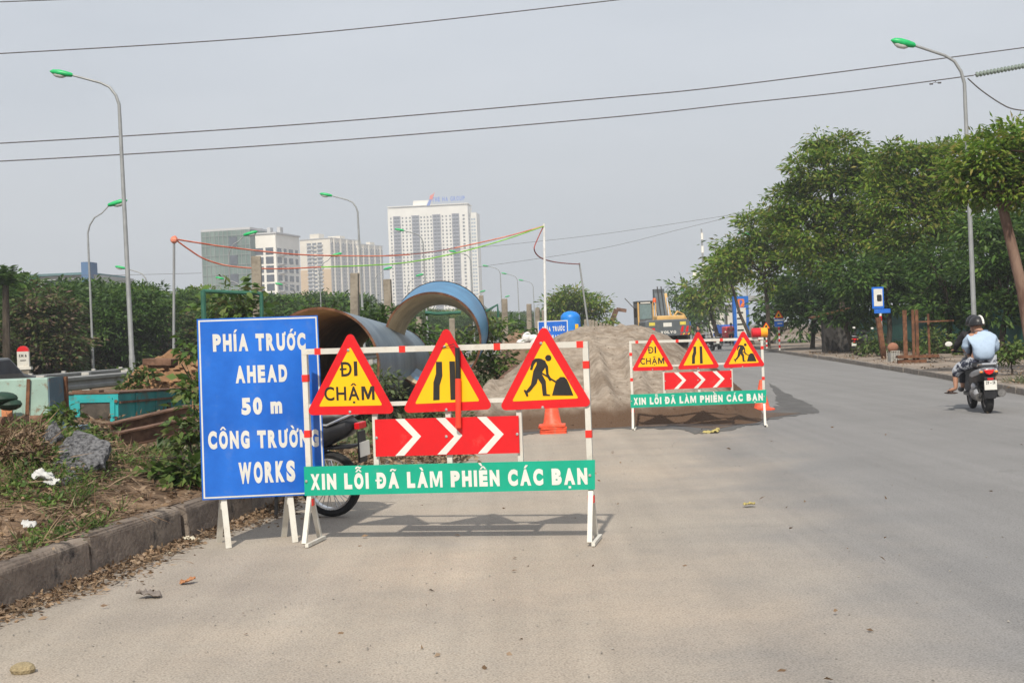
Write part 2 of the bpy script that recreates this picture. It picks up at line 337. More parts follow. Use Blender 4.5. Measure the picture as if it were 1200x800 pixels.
# ================================================================ the warning barriers
M_white = mat('white_paint', (.60, .58, .52), .55, var=.1, scale=3, grime=(.33, .27, .2), gs=6, gl=.52, gh=.8, bump=.05)
M_redtape = mat('red_tape', (.72, .03, .02), .4, var=.08)
M_signred = mat('sign_red', (.62, .010, .014), .35, var=.06, scale=3, grime=(.55, .1, .08), gs=7, gl=.62, gh=.85)
M_signyel = mat('sign_yellow', (.9, .47, .005), .38, var=.04, scale=4, grime=(.6, .3, .05), gs=8, gl=.66, gh=.9)
M_signgrn = mat('sign_green', (.005, .34, .215), .4, var=.08, scale=2, grime=(.1, .3, .22), gs=5, gl=.62, gh=.85)
M_signblue = mat('sign_blue', (.012, .125, .56), .35, var=.12, scale=1.6, c2=(.02, .165, .66), grime=(.1, .2, .5), gs=3, gl=.55, gh=.85)
M_letter = mat('letter_white', (.66, .65, .60), .45, var=.05, grime=(.5, .48, .42), gs=16, gl=.6, gh=.8)
M_black = mat('sign_black', (.02, .018, .016), .5, var=.2)
M_bolt = mat('bolt_zinc', (.5, .48, .45), .4, .6)
FL, FR = G(366, 637), G(695, 635.5)
du = (FR-FL); W1 = du.length; ang1 = math.atan2(du.y, du.x); ux = du.normalized(); nrm = Vector((ux.y, -ux.x, 0))
def b1(px, py):                       # a point of the photograph on the barrier's face: (along, up)
    r = ray(px, py); C0 = Vector((0, 0, H)); k = (FL-C0).dot(nrm)/r.dot(nrm); q = C0+r*k
    return ((q-FL).dot(ux), q.z)
def rounded(pts, r, n=6):
    out = []; k = len(pts)
    for i in range(k):
        p, a, b = Vector(pts[i]), Vector(pts[i-1]), Vector(pts[(i+1) % k]); da, db = (a-p).normalized(), (b-p).normalized()
        h = math.acos(max(-1, min(1, da.dot(db))))/2; c = p+(da+db).normalized()*(r/math.sin(h)); s0 = p+da*(r/math.tan(h)); s1 = p+db*(r/math.tan(h))
        a0 = math.atan2(s0.y-c.y, s0.x-c.x); a1 = math.atan2(s1.y-c.y, s1.x-c.x); d = (a1-a0+math.pi) % (2*math.pi)-math.pi
        out += [(c.x+r*math.cos(a0+d*j/n), c.y+r*math.sin(a0+d*j/n)) for j in range(n+1)]
    return out
def z7(*p): return [b1(560+x/5.333, 370+y/5.333) for x, y in p]
def z5(*p): return [b1(420+x/4, 360+y/4) for x, y in p]
def bolt(u, z, y, root): return MB().ball((u, y, z), (.012, .007, .012), 8, 4).build('bolt', M_bolt, root, True)
def make_barrier(label, extra_group, old=False):
    root = empty('warning_barrier', FL, ang1, label, 'road barrier', extra_group)
    hT = b1(690, 400)[1]-.02; hL = b1(360, 409)[1]-.02; s = .042; kz = .36
    MB().bar((0, 0, kz), (0, 0, hL-.022), s).build('post', M_white, root); MB().bar((W1, 0, kz), (W1, 0, hT-.022), s).build('post', M_white, root)
    MB().bar((-.02, 0, hL), (W1+.02, 0, hT), s+.002).build('top_rail', M_white, root)
    zm = b1(470, 473)[1]; MB().bar((.022, 0, zm), (W1-.022, 0, zm+.01), .032).build('middle_rail', M_white, root)
    for px in (440, 526, 609):
        u0 = b1(px, 500)[0]; MB().bar((u0, 0, .5), (u0, 0, zm-.018), .04, .03).build('upright', M_white, root)
    for u0 in (0, W1):
        for sg, yy in ((-1, -.17), (1, .17)): MB().bar((u0, sg*.012, kz+.03), (u0+.0, yy, .028), .036, .03).build('leg', M_white, root)
        MB().bar((u0+.03, -.2, .02), (u0+.03, .2, .02), .026).build('foot_bar', M_white, root)
    bands = [(0, b1(359, 443)[1]), (0, b1(361, 508)[1]), (0, .33), (W1, b1(691, 427)[1]), (W1, b1(692, 508)[1]), (W1, .33)]
    for u0, z0 in bands: MB().box((u0, 0, z0), (s+.006, s+.006, .055)).build('reflective_band', M_redtape, root)
    for px in (373, 472, 583, 680):
        u0 = b1(px, 405)[0]; MB().box((u0, 0, hL+(hT-hL)*u0/W1), (.05, s+.008, s+.008)).build('reflective_band', M_redtape, root)
    yb = -.034
    tri = [[(360, 486), (466, 484), (412, 386)], [(472, 483.5), (580, 479), (524, 380)], [(585, 480.5), (696, 475.5), (638, 378.5)]]
    panels = []
    for i, c in enumerate(tri):
        q = [b1(*p) for p in c]; cx = sum(p[0] for p in q)/3; cz = sum(p[1] for p in q)/3
        rim = MB().prism(rounded(q, .035), yb-.003, yb+.003).build('warning_sign_plate', M_signred, root)
        inn = [(cx+(p[0]-cx)*.70, cz+(p[1]-cz)*.70) for p in q]
        MB().prism(rounded(inn, .008, 3), yb-.0045, yb-.0033).build('warning_face', M_signyel, rim)
        panels.append(rim)
        bu, bz = b1(412+112.5*i, 482-2.6*i); bolt(bu, bz, yb-.006, rim); bu, bz = b1(410+112.5*i, 410-4*i); bolt(bu, bz, yb-.008, rim)
    yt = yb-.006
    (ua, za), (ub, zb) = b1(402, 441), b1(421, 440); (uc, zc) = b1(401, 424)
    text_mb('ĐI', ua, ub, za, zc-za, yt, .02, zb-za, .62).build('lettering', M_black, panels[0])
    (ua, za), (ub, zb) = b1(382.5, 469), b1(441, 468); (uc, zc) = b1(383, 453)
    text_mb('CHẬM', ua, ub, za, zc-za, yt, .02, zb-za, .62).build('lettering', M_black, panels[0])
    MB().prism(z5((370, 254), (398, 254), (400, 320), (387, 365), (387, 432), (357, 434), (358, 350), (370, 310)), yt-.001, yt).build('lane_symbol', M_black, panels[1])
    MB().prism(z5((432, 252), (458, 252), (466, 430), (438, 432)), yt-.001, yt).build('lane_symbol', M_black, panels[1])
    wk = MB(); polys = [[(446+20*math.cos(a*.628), 262+20*math.sin(a*.628)) for a in range(10)],
        [(378, 268), (400, 266), (428, 280), (434, 310), (408, 350), (395, 372), (368, 368), (352, 345), (372, 305)],
        [(420, 275), (388, 264), (362, 266), (346, 282), (338, 305), (332, 335), (346, 337), (356, 305), (368, 288), (392, 286)],
        [(412, 285), (432, 292), (445, 315), (448, 362), (468, 398), (455, 406), (434, 372), (428, 325)],
        [(402, 358), (408, 352), (494, 406), (490, 415)],
        [(354, 340), (388, 358), (374, 418), (332, 470), (314, 480), (306, 470), (338, 428)],
        [(292, 462), (303, 459), (318, 480), (322, 498), (312, 503)],
        [(366, 366), (400, 352), (430, 405), (436, 486), (457, 490), (457, 496), (412, 496), (404, 425)],
        [(470, 494), (484, 440), (496, 400), (510, 390), (520, 380), (545, 380), (562, 396), (575, 425), (602, 494)]]
    for j, p in enumerate(polys): wk.prism(z7(*p), yt-.001-j*.0003, yt)
    wk.build('digging_worker_symbol', M_black, panels[2])
    pl = MB().prism(z5((83, 524), (755, 506), (760, 680), (88, 697)), yb-.003, yb+.003).build('chevron_board', M_signred, root)
    for c in ([(180, 522), (222, 520), (300, 602), (222, 692), (180, 693), (262, 604)], [(370, 517), (412, 515), (493, 598), (418, 686), (376, 687), (455, 602)], [(562, 512), (605, 510), (686, 592), (608, 680), (566, 682), (645, 594)]):
        MB().prism(z5(*c), yb-.0055, yb-.0035).build('chevron', M_letter, pl)
    for x, y_ in ((92, 609), (418, 603), (749, 592)): bolt(*z5((x, y_))[0], yb-.006, pl)
    gp = MB().prism([b1(358, 546), b1(698, 538), b1(698, 572.5), b1(359, 580)], yb-.003, yb+.003).build('apology_board', M_signgrn, root)
    (ua, za), (ub, zb) = b1(366.5, 573), b1(689.5, 566.5); zc = b1(366, 554.5)[1]
    text_mb('XIN LỖI ĐÃ LÀM PHIỀN CÁC BẠN', ua, ub, za, zc-za, yb-.005, .07, zb-za, .56).build('lettering', M_letter, gp)
    for px, py in ((361, 563), (692, 556)): bolt(*b1(px, py), yb-.007, gp)
    return root
BG = 'red and white roadworks barriers with warning triangles'
bar1 = make_barrier('nearest roadworks barrier with three warning triangles, standing beside the blue sign', BG)
bar2 = copy_tree(bar1); bar2['label'] = 'farther roadworks barrier with three warning triangles, in front of the sand mound'
B2L, B2R = G(742.5, 503.5), G(896.5, 499.5); d2 = B2R-B2L
bar2.location = B2L; bar2.rotation_euler = (0, 0, math.atan2(d2.y, d2.x)); bar2.scale = (d2.length/W1,)*3
# traffic baton hanging on the near barrier
bt = empty('traffic_baton', FL, ang1, 'red traffic baton with black grip hanging on the middle triangle of the near barrier', 'traffic baton')
(u0, z0), (u1, z1), (u2, z2) = b1(538.5, 407), b1(539.5, 443), b1(540, 500)
MB().tube([(u0, -.07, z0), (u1, -.07, z1)], .019, 12).build('grip', mat('baton_black', (.02, .02, .02), .4), bt, True)
MB().tube([(u1, -.07, z1), (u2, -.075, z2), (u2, -.075, z2-.006)], [.023, .023, .016], 12).build('tube', mat('baton_red', (.8, .06, .03), .3, var=.1), bt, True)
MB().tube([(u0, -.07, z0-.02), (u0-.03, -.06, z0+.03), (u0-.13, -.045, z0-.0)], .003, 6).build('wrist_cord', M_black, bt)
# amber and red beacon on the far barrier
bc = empty('warning_beacon', P(891, 389.5, B2R.y), 0, 'red and amber warning beacon lying on the corner of the farther barrier', 'warning light')
L_ = MB(); L_.tube([(-.14, 0, 0), (-.13, 0, 0), (.0, 0, 0)], [.06, .075, .075], 12).build('red_lens', mat('lens_red', (.6, .02, .03), .2), bc, True)
MB().tube([(0, 0, 0), (.1, 0, 0), (.11, 0, 0)], [.076, .076, .06], 12).build('amber_lens', mat('lens_amber', (.85, .33, .02), .2), bc, True)
MB().box((0, 0, -.09), (.08, .06, .04)).build('clamp', M_white, bc)
# ================================================================ the blue sign
SL, SR = P(233.5, 480, 10.02), P(376.5, 480, 10.32); SL.z = SR.z = 0
sdu = (SR-SL); SW = sdu.length; sux = sdu.normalized(); snr = Vector((sux.y, -sux.x, 0)); sang = math.atan2(sdu.y, sdu.x)
def s1(px, py):
    r = ray(px, py); C0 = Vector((0, 0, H)); q = C0+r*((SL-C0).dot(snr)/r.dot(snr)); return ((q-SL).dot(sux), q.z)
sg = empty('information_sign', SL, sang, 'large blue information sign with white lettering on short white legs beside the kerb', 'sign')
q = [s1(230.5, 374), s1(372, 369.5), s1(381.5, 578.5), s1(237, 585.5)]
cx = sum(p[0] for p in q)/4; cz = sum(p[1] for p in q)/4
def ins(k1): return [(p[0]+(k1 if p[0] < cx else -k1), p[1]+(k1 if p[1] < cz else -k1)) for p in q]
bd = MB().prism(q, -.012, .012).build('board', M_signblue, sg)
MB().prism(ins(.010), -.0140, -.0125).build('white_border', M_letter, bd)
MB().prism(ins(.022), -.0155, -.0144).build('blue_face', M_signblue, bd)
for s, xa, xb, ya, yb_, yc in (('PHÍA TRƯỚC', 249.5, 358, 412, 410, 391.5), ('AHEAD', 276, 336.5, 449, 447, 428.5), ('50 m', 283, 330.5, 486, 484, 466),
                               ('CÔNG TRƯỜNG', 244, 373.5, 526, 523, 505), ('WORKS', 280, 346, 566.5, 563.5, 541.5)):
    (ua, za), (ub, zb) = s1(xa, ya), s1(xb, yb_); zc = s1(xa, yc)[1]
    text_mb(s, ua, ub, za, zc-za, -.0172, .062, zb-za, .54).build('lettering', M_letter, bd)
for px in (262, 340):
    u0 = s1(px, 586)[0]; MB().bar((u0-.012, .03, 1.2), (u0+.0, .03, .3), .045, .03).build('leg', M_white, sg)
    MB().bar((u0, .03, .42), (u0+.02, -.05, .0), .045, .03).build('leg', M_white, sg); MB().bar((u0, .05, .42), (u0-.02, .3, .0), .045, .03).build('leg', M_white, sg)
# blue sign beyond the mound
D3 = 40; s3 = empty('information_sign', P(648, 388, D3), 0, 'distant blue sign seen over the crest of the sand mound', 'sign')
MB().prism([(-.47, -1.2), (.47, -1.2), (.47, .33), (-.47, .33)], -.01, .01).build('board', M_letter, s3)
b3 = MB().prism([(-.44, -1.17), (.44, -1.17), (.44, .3), (-.44, .3)], -.014, -.011).build('blue_face', M_signblue, s3)
text_mb('PHÍA TRƯỚC', -.33, .37, .0, .15, -.016, .06).build('lettering', M_letter, b3)
text_mb('AHEAD', -.22, .2, -.27, .15, -.016, .06).build('lettering', M_letter, b3)
for x in (-.3, .3): MB().bar((x, .04, -1.9), (x, .04, 0), .05).build('leg', M_white, s3)
# ================================================================ traffic cones
M_cone = mat('cone_orange', (.75, .09, .035), .5, var=.15, grime=(.45, .16, .1), gs=9, gl=.5, gh=.75)
def cone(loc, label, n, h=.7, tilt=0):
    r = empty('traffic_cone', loc, tilt, label, 'traffic cone', 'orange traffic cones')
    MB().lathe([(.17, .03), (.14, .06), (.03, h), (.022, h+.005), (.022, h-.02)], 20).build('cone_body', M_cone, r, True)
    if n: MB().lathe([(.112, h*.27), (.08, h*.5)], 20).build('sleeve', mat('cone_sleeve', (.75, .32, .24), .5), r, True)
    MB().slab(rounded([(-.21, -.21), (.21, -.21), (.21, .21), (-.21, .21)], .05), 0, .03).build('cone_base', M_cone, r)
    return r
c0 = G(648, 507)
for i in range(4):
    cone(c0+Vector((rnd.uniform(-.012, .012), 0, .035*i)), ['lowest base of the stacked orange cones behind the near barrier', 'second cone from the bottom of the stack behind the near barrier', 'third cone from the bottom of the stack behind the near barrier', 'topmost orange cone of the stack behind the near barrier'][i], i == 3, .7, rnd.uniform(-.2, .2))
cone(G(893, 480), 'small orange cone standing alone behind the right post of the farther barrier', False, .55)
# ================================================================ sand mound and wet ground
M_sand = mat('mound_sand', (.27, .22, .17), .95, var=.16, scale=7, c2=(.38, .32, .26), lo=.35, hi=.7, bump=1, bscale=30, grime=(.2, .155, .115), gs=1.1, gl=.5, gh=.62, spec=.1)
def mound_mat(m):      # the foot of the heap is damp
    t = m.node_tree; N = t.nodes.new; L = t.links.new; b = t.nodes['Principled BSDF']; src = b.inputs['Base Color'].links[0].from_socket
    tcn = N('ShaderNodeTexCoord'); sx = N('ShaderNodeSeparateXYZ'); L(tcn.outputs['Object'], sx.inputs[0]); n = N('ShaderNodeTexNoise'); n.inputs['Scale'].default_value = 1.6; n.inputs['Detail'].default_value = 6
    L(tcn.outputs['Object'], n.inputs[0]); k = N('ShaderNodeMath'); k.operation = 'MULTIPLY_ADD'; L(n.outputs[0], k.inputs[0]); k.inputs[1].default_value = -.35; L(sx.outputs[2], k.inputs[2])
    r = N('ShaderNodeMapRange'); r.interpolation_type = 'SMOOTHSTEP'; r.inputs[1].default_value = .0; r.inputs[2].default_value = .26; L(k.outputs[0], r.inputs[0])
    mx = N('ShaderNodeMix'); mx.data_type = 'RGBA'; L(r.outputs[0], mx.inputs[0]); mx.inputs[6].default_value = (.105, .066, .043, 1); L(src, mx.inputs[7]); L(mx.outputs[2], b.inputs['Base Color'])
mound_mat(M_sand)
def mound_h(x, y):
    xl = -2.5 + .15*(y-20); xr = 4.35 + .125*(y-20.5)
    f = 20.4 + .35*math.sin(x*1.1) + .25*math.sin(x*2.7+1)
    front = sm(f, f+6.8, y)*.78 + .22*sm(f, f+1.2, y)
    top = 1.62 - .85*sm(38, 64, y) - .9*sm(80, 120, y)
    lf = sm(xl, xl+2.9, x); rt = 1-sm(xr-2.75, xr+.1, x)
    h = top*front*lf*rt
    clod = fbm(x*1.3, y*1.3)*.16 + fbm(x*4, y*4)*.11 + fbm(x*11, y*11)*.05
    tr = .2*max(0, math.sin(x*9+3*fbm(x, y*.4)))*sm(f+.3, f+1.5, y)*(1-sm(f+3, f+5.5, y))*(.3+n2(x*3, y*.8))
    return h*(1 + clod) + (clod*.35+tr)*sm(.02, .3, h) - .05*(1-sm(0, .04, h)) - .02
o = grid_mesh('sand_mound', np.linspace(-3.2, 13, 190), list(np.linspace(19.5, 32, 150))+list(np.linspace(32.5, 125, 70)), lambda x, y: (x+ (.115*(y-20)*.0), y, mound_h(x, y)), M_sand)
tag(o, 'long heap of pale sand blocking the closed lane behind the barriers', 'sand heap')
M_wet = mat('wet_asphalt', (.095, .09, .085), .6, var=.2, scale=3, spec=.25)
wq_ = [tuple(G(x, y).xy) for x, y in ((598, 511), (640, 506.5), (700, 503), (760, 502), (800, 503.5), (815, 508), (840, 507), (862, 502), (884, 497.5), (905, 491), (935, 487), (962, 483), (950, 474), (930, 466), (915, 456), (902, 449), (908, 462), (912, 475), (890, 486), (700, 492), (600, 498))]
wq = wq0 = [Vector(v) for v in wq_]; wq = []
for i_, a_ in enumerate(wq0):
    b_ = wq0[(i_+1) % len(wq0)]
    for k_ in range(8): wq.append(tuple(a_.lerp(b_, k_/8)+Vector((rnd.uniform(-1, 1)*.035, rnd.uniform(-1, 1)*.16))))
wp = MB().slab(wq, .003, .006).build('wet_patch', M_wet); wp['kind'] = 'structure'
mud = MB().slab([tuple(G(x, y).xy) for x, y in ((590, 509), (640, 504.5), (740, 500.5), (790, 499), (840, 503), (870, 497), (905, 489), (938, 484.5), (905, 484), (800, 490), (600, 496))], .006, .010).build('mud_film', mat('mud', (.10, .065, .042), .7, var=.3, scale=5)); mud['kind'] = 'structure'
# brown clods at the left of the mound and by the machines
M_clod = mat('clay_clod', (.25, .14, .075), .95, var=.3, scale=2.5, c2=(.34, .2, .11), bump=.8, spec=.1)
def heap(name, c, rx, ry, h, m, label, cat, seed=0, cl=.25):
    def fn(a, b):
        x, y = a*rx, b*ry; d = math.hypot(a, b); k = max(0, 1-d*d)**.9
        return (c[0]+x, c[1]+y, c[2]-.15+(h+.15)*k*(1+cl*2*fbm(x*3+seed, y*3))+.12*fbm(x*9+seed, y*9)*(k > .02))
    o = grid_mesh(name, np.linspace(-1, 1, 44), np.linspace(-1, 1, 44), fn, m, smooth=False)
    return tag(o, label, cat)
p = P(203, 440, 26.6); heap('clay_heap', (p.x, 26.6, .3), 1.25, 1.35, 1.1, M_clod, 'heap of orange brown clay clods behind the turquoise machine', 'soil heap', 3)
p = P(607, 400, 38); heap('clay_heap', (p.x, 38, .3), .8, 1.5, 1.25, mat('clay_pale', (.2, .13, .085), .95, var=.3, scale=2), 'brown earth pile left of the sand mound, under the white sack', 'soil heap', 8)
# ================================================================ steel pipes
M_pipe = mat('pipe_coating', (.12, .17, .22), .45, var=.15, scale=1.2, c2=(.18, .23, .27), grime=(.28, .3, .3), gs=2.5, gl=.58, gh=.8, bump=.08)
M_pipe2 = mat('pipe_coating_blue', (.05, .19, .36), .4, var=.12, scale=1.3, c2=(.07, .25, .44), grime=(.2, .23, .25), gs=3, gl=.6, gh=.85)
M_rust = mat('rust', (.13, .055, .028), .9, var=.35, scale=6, c2=(.2, .09, .045), bump=.4)
M_lin = mat('pipe_lining', (.42, .32, .21), .8, var=.15, scale=2, c2=(.5, .4, .28), grime=(.26, .17, .10), gs=3)
def frustum(name, c0, c1, ro0, ro1, ri0, ri1, ci1, mo, mi, label, n=72):
    root = empty(name, (c0+c1)/2, 0, label, 'steel pipe', 'large steel pipes beside the closed lane'); o_ = (c0+c1)/2
    ax = (c1-c0).normalized(); X_ = Vector((1, 0, 0)); X_ = (X_-ax*X_.dot(ax)).normalized(); Z_ = X_.cross(ax)
    def ring(c, r): return [c-o_+(X_*math.cos(2*math.pi*j/n)+Z_*math.sin(2*math.pi*j/n))*r for j in range(n)]
    def loft(a, b, nm, m, par, flip=False):
        k = 6; vs = []
        for i in range(k+1): vs += [a[j].lerp(b[j], i/k) for j in range(n)]
        fs = [(i*n+j, i*n+(j+1) % n, (i+1)*n+(j+1) % n, (i+1)*n+j) for i in range(k) for j in range(n)]
        return MB().add(vs, [f[::-1] for f in fs] if flip else fs).build(nm, m, par, True)
    A, B, C_, D_ = ring(c0, ro0), ring(c1, ro1), ring(c0, ri0), ring(ci1, ri1)
    loft(A, B, 'pipe_wall', mo, root); loft(C_, D_, 'lining', mi, root, True)
    loft(ring(c0-ax*.004, ro0+.004), ring(c0-ax*.004, ri0-.004), 'cut_rim', M_rust, root); loft(ring(c1+ax*.002, ro1+.015), ring(c1+ax*.002, ri1) if (ci1-c1).length < .05 else ring(ci1, ri1), 'cut_rim', M_rust, root)
    for cc, rr_ in ((c0+ax*.02, ro0), (c1-ax*.03, ro1)): loft(ring(cc, rr_+.012), ring(cc+ax*(.03 if cc is not c0 else .03), rr_+.012), 'rim_band', M_rust, root)
    return root
a0, a1 = P(375, 430, 21.4), P(461, 427, 33)
frustum('steel_pipe', a0, a1, 1.0, .96, .968, .93, a1, M_pipe, mat('pipe_lining_brown', (.55, .4, .25), .8, var=.15, scale=2, grime=(.35, .22, .12), gs=3), 'grey blue steel pipe with rusty rim lying open end first right behind the blue sign')
b0, b1_ = P(507, 399, 26.3), P(517, 385, 28.6)
frustum('steel_pipe', b0, b1_, 1.0, 1.055, .965, .85, P(518, 401.5, 28.7), M_pipe2, mat('pipe_lining_pale', (.62, .5, .33), .8, var=.15, scale=2, c2=(.7, .58, .4), grime=(.4, .3, .18), gs=3), 'short bright blue steel pipe ring standing highest, behind the middle triangle')
# ================================================================ concrete fence posts
M_conc = mat('post_concrete', (.25, .215, .17), .95, var=.25, scale=3, c2=(.34, .3, .24), bump=.8, bscale=12, grime=(.12, .1, .08), gs=3)
for i, (px, top, D, wd) in enumerate(((303, 300, 25, .2), (414, 320, 32.5, .22), (457, 327, 38, .24), (567, 346, 55, .2), (591, 350, 47, .22), (620, 356, 52, .21), (630, 360.5, 60, .22), (638, 363, 68, .22),
                                   (529, 373, 34, .16), (373+120, 371, 41, .18))):
    b = P(px, 395, D); zt = zat(px, top, D); rb = 0.1
    o = MB().box((0, 0, (zt-rb)/2), (wd, wd*.8, zt-rb), tx=.93, ty=.93).build('concrete_post', M_conc, bevel=.02); o.location = (b.x, D, rb)
    o.rotation_euler = (rnd.uniform(-.02, .02), rnd.uniform(-.02, .02)+(.02 if i == 1 else 0), rnd.uniform(-.2, .2))
    tag(o, ['tall concrete post standing behind the left part of the blue sign', 'concrete post rising behind the open pipe end', 'concrete post left of the bright blue pipe', 'thin concrete post just right of the bright blue pipe', 'tall leaning concrete post right of the pipes', 'concrete post left of the white flag pole', 'shorter concrete post just left of the white flag pole', 'farthest short concrete post at the white flag pole', 'thin post seen inside the bright blue pipe', 'concrete post seen through the bright blue pipe, left'][i], 'post', 'old concrete fence posts')
for i, (px, top) in enumerate(((687, 374), (691, 374.5), (695, 375), (699, 376), (704, 378), (708, 378.5), (712, 379))):
    D = 60+i*7; b = P(px, 388, D); o = MB().box((0, 0, .8), (.17, .17, 1.6)).build('concrete_post', M_conc); o.location = (b.x, D, zat(px, top, D)-1.6)
    tag(o, ['nearest and tallest pale concrete post right of the blue tank', 'second pale post from the blue tank', 'third pale post from the blue tank', 'fourth pale post from the blue tank', 'fifth pale post from the blue tank', 'last but one pale post of the row by the tank', 'farthest pale post of the row, beside the distant excavator bucket'][i], 'post', 'row of short concrete posts right of the tank')
# green pipe frames over the shrubs
M_green = mat('green_tube', (.03, .12, .08), .5, var=.15)
def frame_g(pts, label, r=.05):
    o = MB().tube([pts[0]]+pts[1:], r, 8).build('tube_rail', M_green, smooth=True); return tag(o, label, 'metal frame')
fg = empty('gate_frame', (0, 22, 0), 0, 'green tubular gate frame standing in the shrubs behind the blue sign', 'metal frame')
for q in (([P(238, 372, 22), P(238, 340, 22)], .045), ([P(237, 341, 22), P(306, 344, 22.4)], .035), ([P(306, 372, 22.4), P(306, 343, 22.4)], .035)):
    MB().tube([Vector(v)-Vector((0, 22, 0)) for v in ([q[0][0]+Vector((0, 0, -1.2)), q[0][1]] if abs(q[0][0].x-q[0][1].x) < .1 else q[0])], q[1], 8).build('tube', M_green, fg, True)
frame_g([P(498, 366, 36), P(512, 367.5, 36), P(540, 366, 36)], 'green horizontal tube seen through the bright blue pipe')
frame_g([P(569, 365, 36), P(583, 357, 36), P(584, 372, 36)], 'green bent tube right of the bright blue pipe', .04)
# ================================================================ street lamps
M_pole = mat('lamp_pole_steel', (.30, .31, .31), .55, .3, var=.12, scale=2)
M_head = mat('lamp_head_green', (.01, .42, .12), .4, var=.1)
M_glass = mat('lamp_glass', (.55, .55, .53), .25)
def make_lamp(side, hh, arm, rk=1):        # side -1: arm to the left
    r = empty('street_lamp', (0, 0, 0)); k = side
    MB().tube([(0, 0, 0), (0, 0, .9), (0, 0, 1.0), (0, 0, hh-1.7)], [.115*rk, .115*rk, .095*rk, .065*rk], 12).build('pole', M_pole, r, True)
    MB().box((0, 0, .01), (.42, .42, .04)).build('base_plate', M_pole, r)
    pts = [(0, 0, hh-1.7), (0, 0, hh-1.35), (k*.1, 0, hh-1.0), (k*.32, 0, hh-.68), (k*.65, 0, hh-.5), (k*arm, 0, hh-.15)]
    MB().tube(pts, [q_*rk for q_ in (.062, .06, .055, .05, .045, .04)], 10).build('arm', M_pole, r, True)
    M0 = T(k*arm, 0, hh-.15) @ Ry(-k*.22)
    hd = MB().lathe([(.05, -.08), (.1, -.02), (.135, .2), (.15, .45), (.11, .68), (.02, .8)], 14, M0 @ Matrix.Diagonal((1, 1, .8, 1)) @ Ry(k*math.pi/2)).build('lamp_head', M_head, r, True)
    MB().ball((k*.42, 0, -.07), (.27, .11, .12), 12, 6, M0).build('glass_cover', M_glass, hd, True)
    return r
protoA = make_lamp(-1, 11.7, 1.75); protoB = make_lamp(1, 8.3, 1.0, .62); protoC = make_lamp(-1, 8.3, 1.7)
def place_lamp(proto, px, py, D, top_px, label, group, hh, used=set(), face=0, lean=0):
    o = proto if proto.name not in used else copy_tree(proto); used.add(proto.name)
    z_top = zat(px, top_px, D); o.location = (P(px, py, D).x, D, z_top-hh); o.rotation_euler = (0, lean, face); return tag(o, label, 'street lamp', group)
g1 = 'street lamps along the near side of the expressway'
for i, (px, py, D, tp) in enumerate(((150, 300, 48, 80), (423, 300, 87, 225), (499, 330, 117, 267), (554, 340, 150, 292.5), (588, 345, 187, 310), (608, 350, 205, 319), (626, 350, 228, 327))):
    place_lamp(protoA, px, py, D, tp, ['tallest street lamp, at the left with green head above the guardrail', 'street lamp rising behind the open grey pipe, between the apartment towers', 'street lamp whose green head hangs in front of the white tower', 'street lamp right beside the white tower edge', 'first faint street lamp right of the blue pipe', 'second faint street lamp right of the blue pipe', 'third faint street lamp, just left of the white flag pole'][i], g1, 11.7, lean=-.01)
g2 = 'shorter street lamps on the far side of the expressway'
for i, (px, py, D, tp) in enumerate(((104, 300, 56, 237), (268, 300, 76, 273), (375, 330, 98, 298), (439, 340, 121, 314), (478, 345, 137, 322), (556, 360, 194, 341), (586, 360, 225, 347))):
    place_lamp(protoB, px, py, D, tp, ['beige lamp with arm to the right standing before the trees at left', 'short lamp in front of the netted building', 'short lamp in front of the cream apartment block', 'short lamp between cream blocks and white tower', 'short lamp before the foot of the white tower', 'tiny lamp right of the white tower, arm to the right', 'farthest tiny lamp left of the white flag pole, arm to the right'][i], g2, 8.3)
for i, (px, D, tp) in enumerate(((173, 101, 311), (245, 118, 341), (283, 125, 324), (349, 142, 331))):
    place_lamp(protoC, px, 350, D, tp, ['distant lamp with its arm to the left above the trees, right of the tallest lamp', 'distant low lamp over the trees beside the netted building', 'distant lamp before the netted building with arm to the left', 'distant lamp between the netted building and the cream block'][i], 'lamps behind the tree belt', 8.3)
g3 = 'street lamps on the right pavement'
for i, (px, py, D, tp, hh) in enumerate(((1139.5, 300, 38, 44, 11.7), (965, 380, 74, 242, 8.3), (910, 380, 92, 271, 8.3), (877, 370, 112, 292, 8.3), (849, 360, 157, 317, 8.3), (813, 360, 241, 339, 8.3))):
    place_lamp(protoA if hh > 9 else protoC, px, py, D, tp, ['tall street lamp rising behind the scooter riders at the right', 'lamp pole between the parked scooter and the blue signs, head lost in the trees', 'lamp pole behind the small triangle sign, top hidden by the trees', 'lamp pole beside the petrol price sign', 'lamp pole left of the petrol price sign with its green head showing', 'farthest lamp pole on the right side of the road'][i], g3, hh, lean=-.005).scale = (.84, .84, 1) if i == 0 else (1, 1, 1)
# flag poles and streamers
M_fp = mat('flag_pole_white', (.7, .7, .68), .5)
def pole(px0, y0, px1, y1, D, r, label, m=M_fp, zb=None):
    a, b = P(px0, y0, D), P(px1, y1, D)
    if zb is not None: a = a+(a-b)*((a.z-zb)/(b.z-a.z)) if b.z != a.z else a
    o = MB().tube([a-b*0-Vector(a), b-a], [r, r*.8], 8).build('flag_pole', m, smooth=True); o.location = a; return tag(o, label, 'pole')
pole(203.5, 424, 204, 279, 30, .035, 'thin grey pole with an orange streamer tied to its top at left', M_pole, .3)
pole(639, 372, 637.5, 262, 40, .045, 'white pole holding the orange and green streamers, over the mound', M_fp, .3)
pole(690, 388, 679, 308, 45, .04, 'thin leaning pole at the right end of the streamer by the tree', M_pole, .8)
M_or = mat('streamer_orange', (.75, .16, .08), .6, var=.3, scale=2, c2=(.8, .3, .2)); M_gr = mat('streamer_green', (.25, .6, .06), .6, var=.2, scale=2); M_dk = mat('streamer_dark', (.3, .07, .06), .6, var=.3)
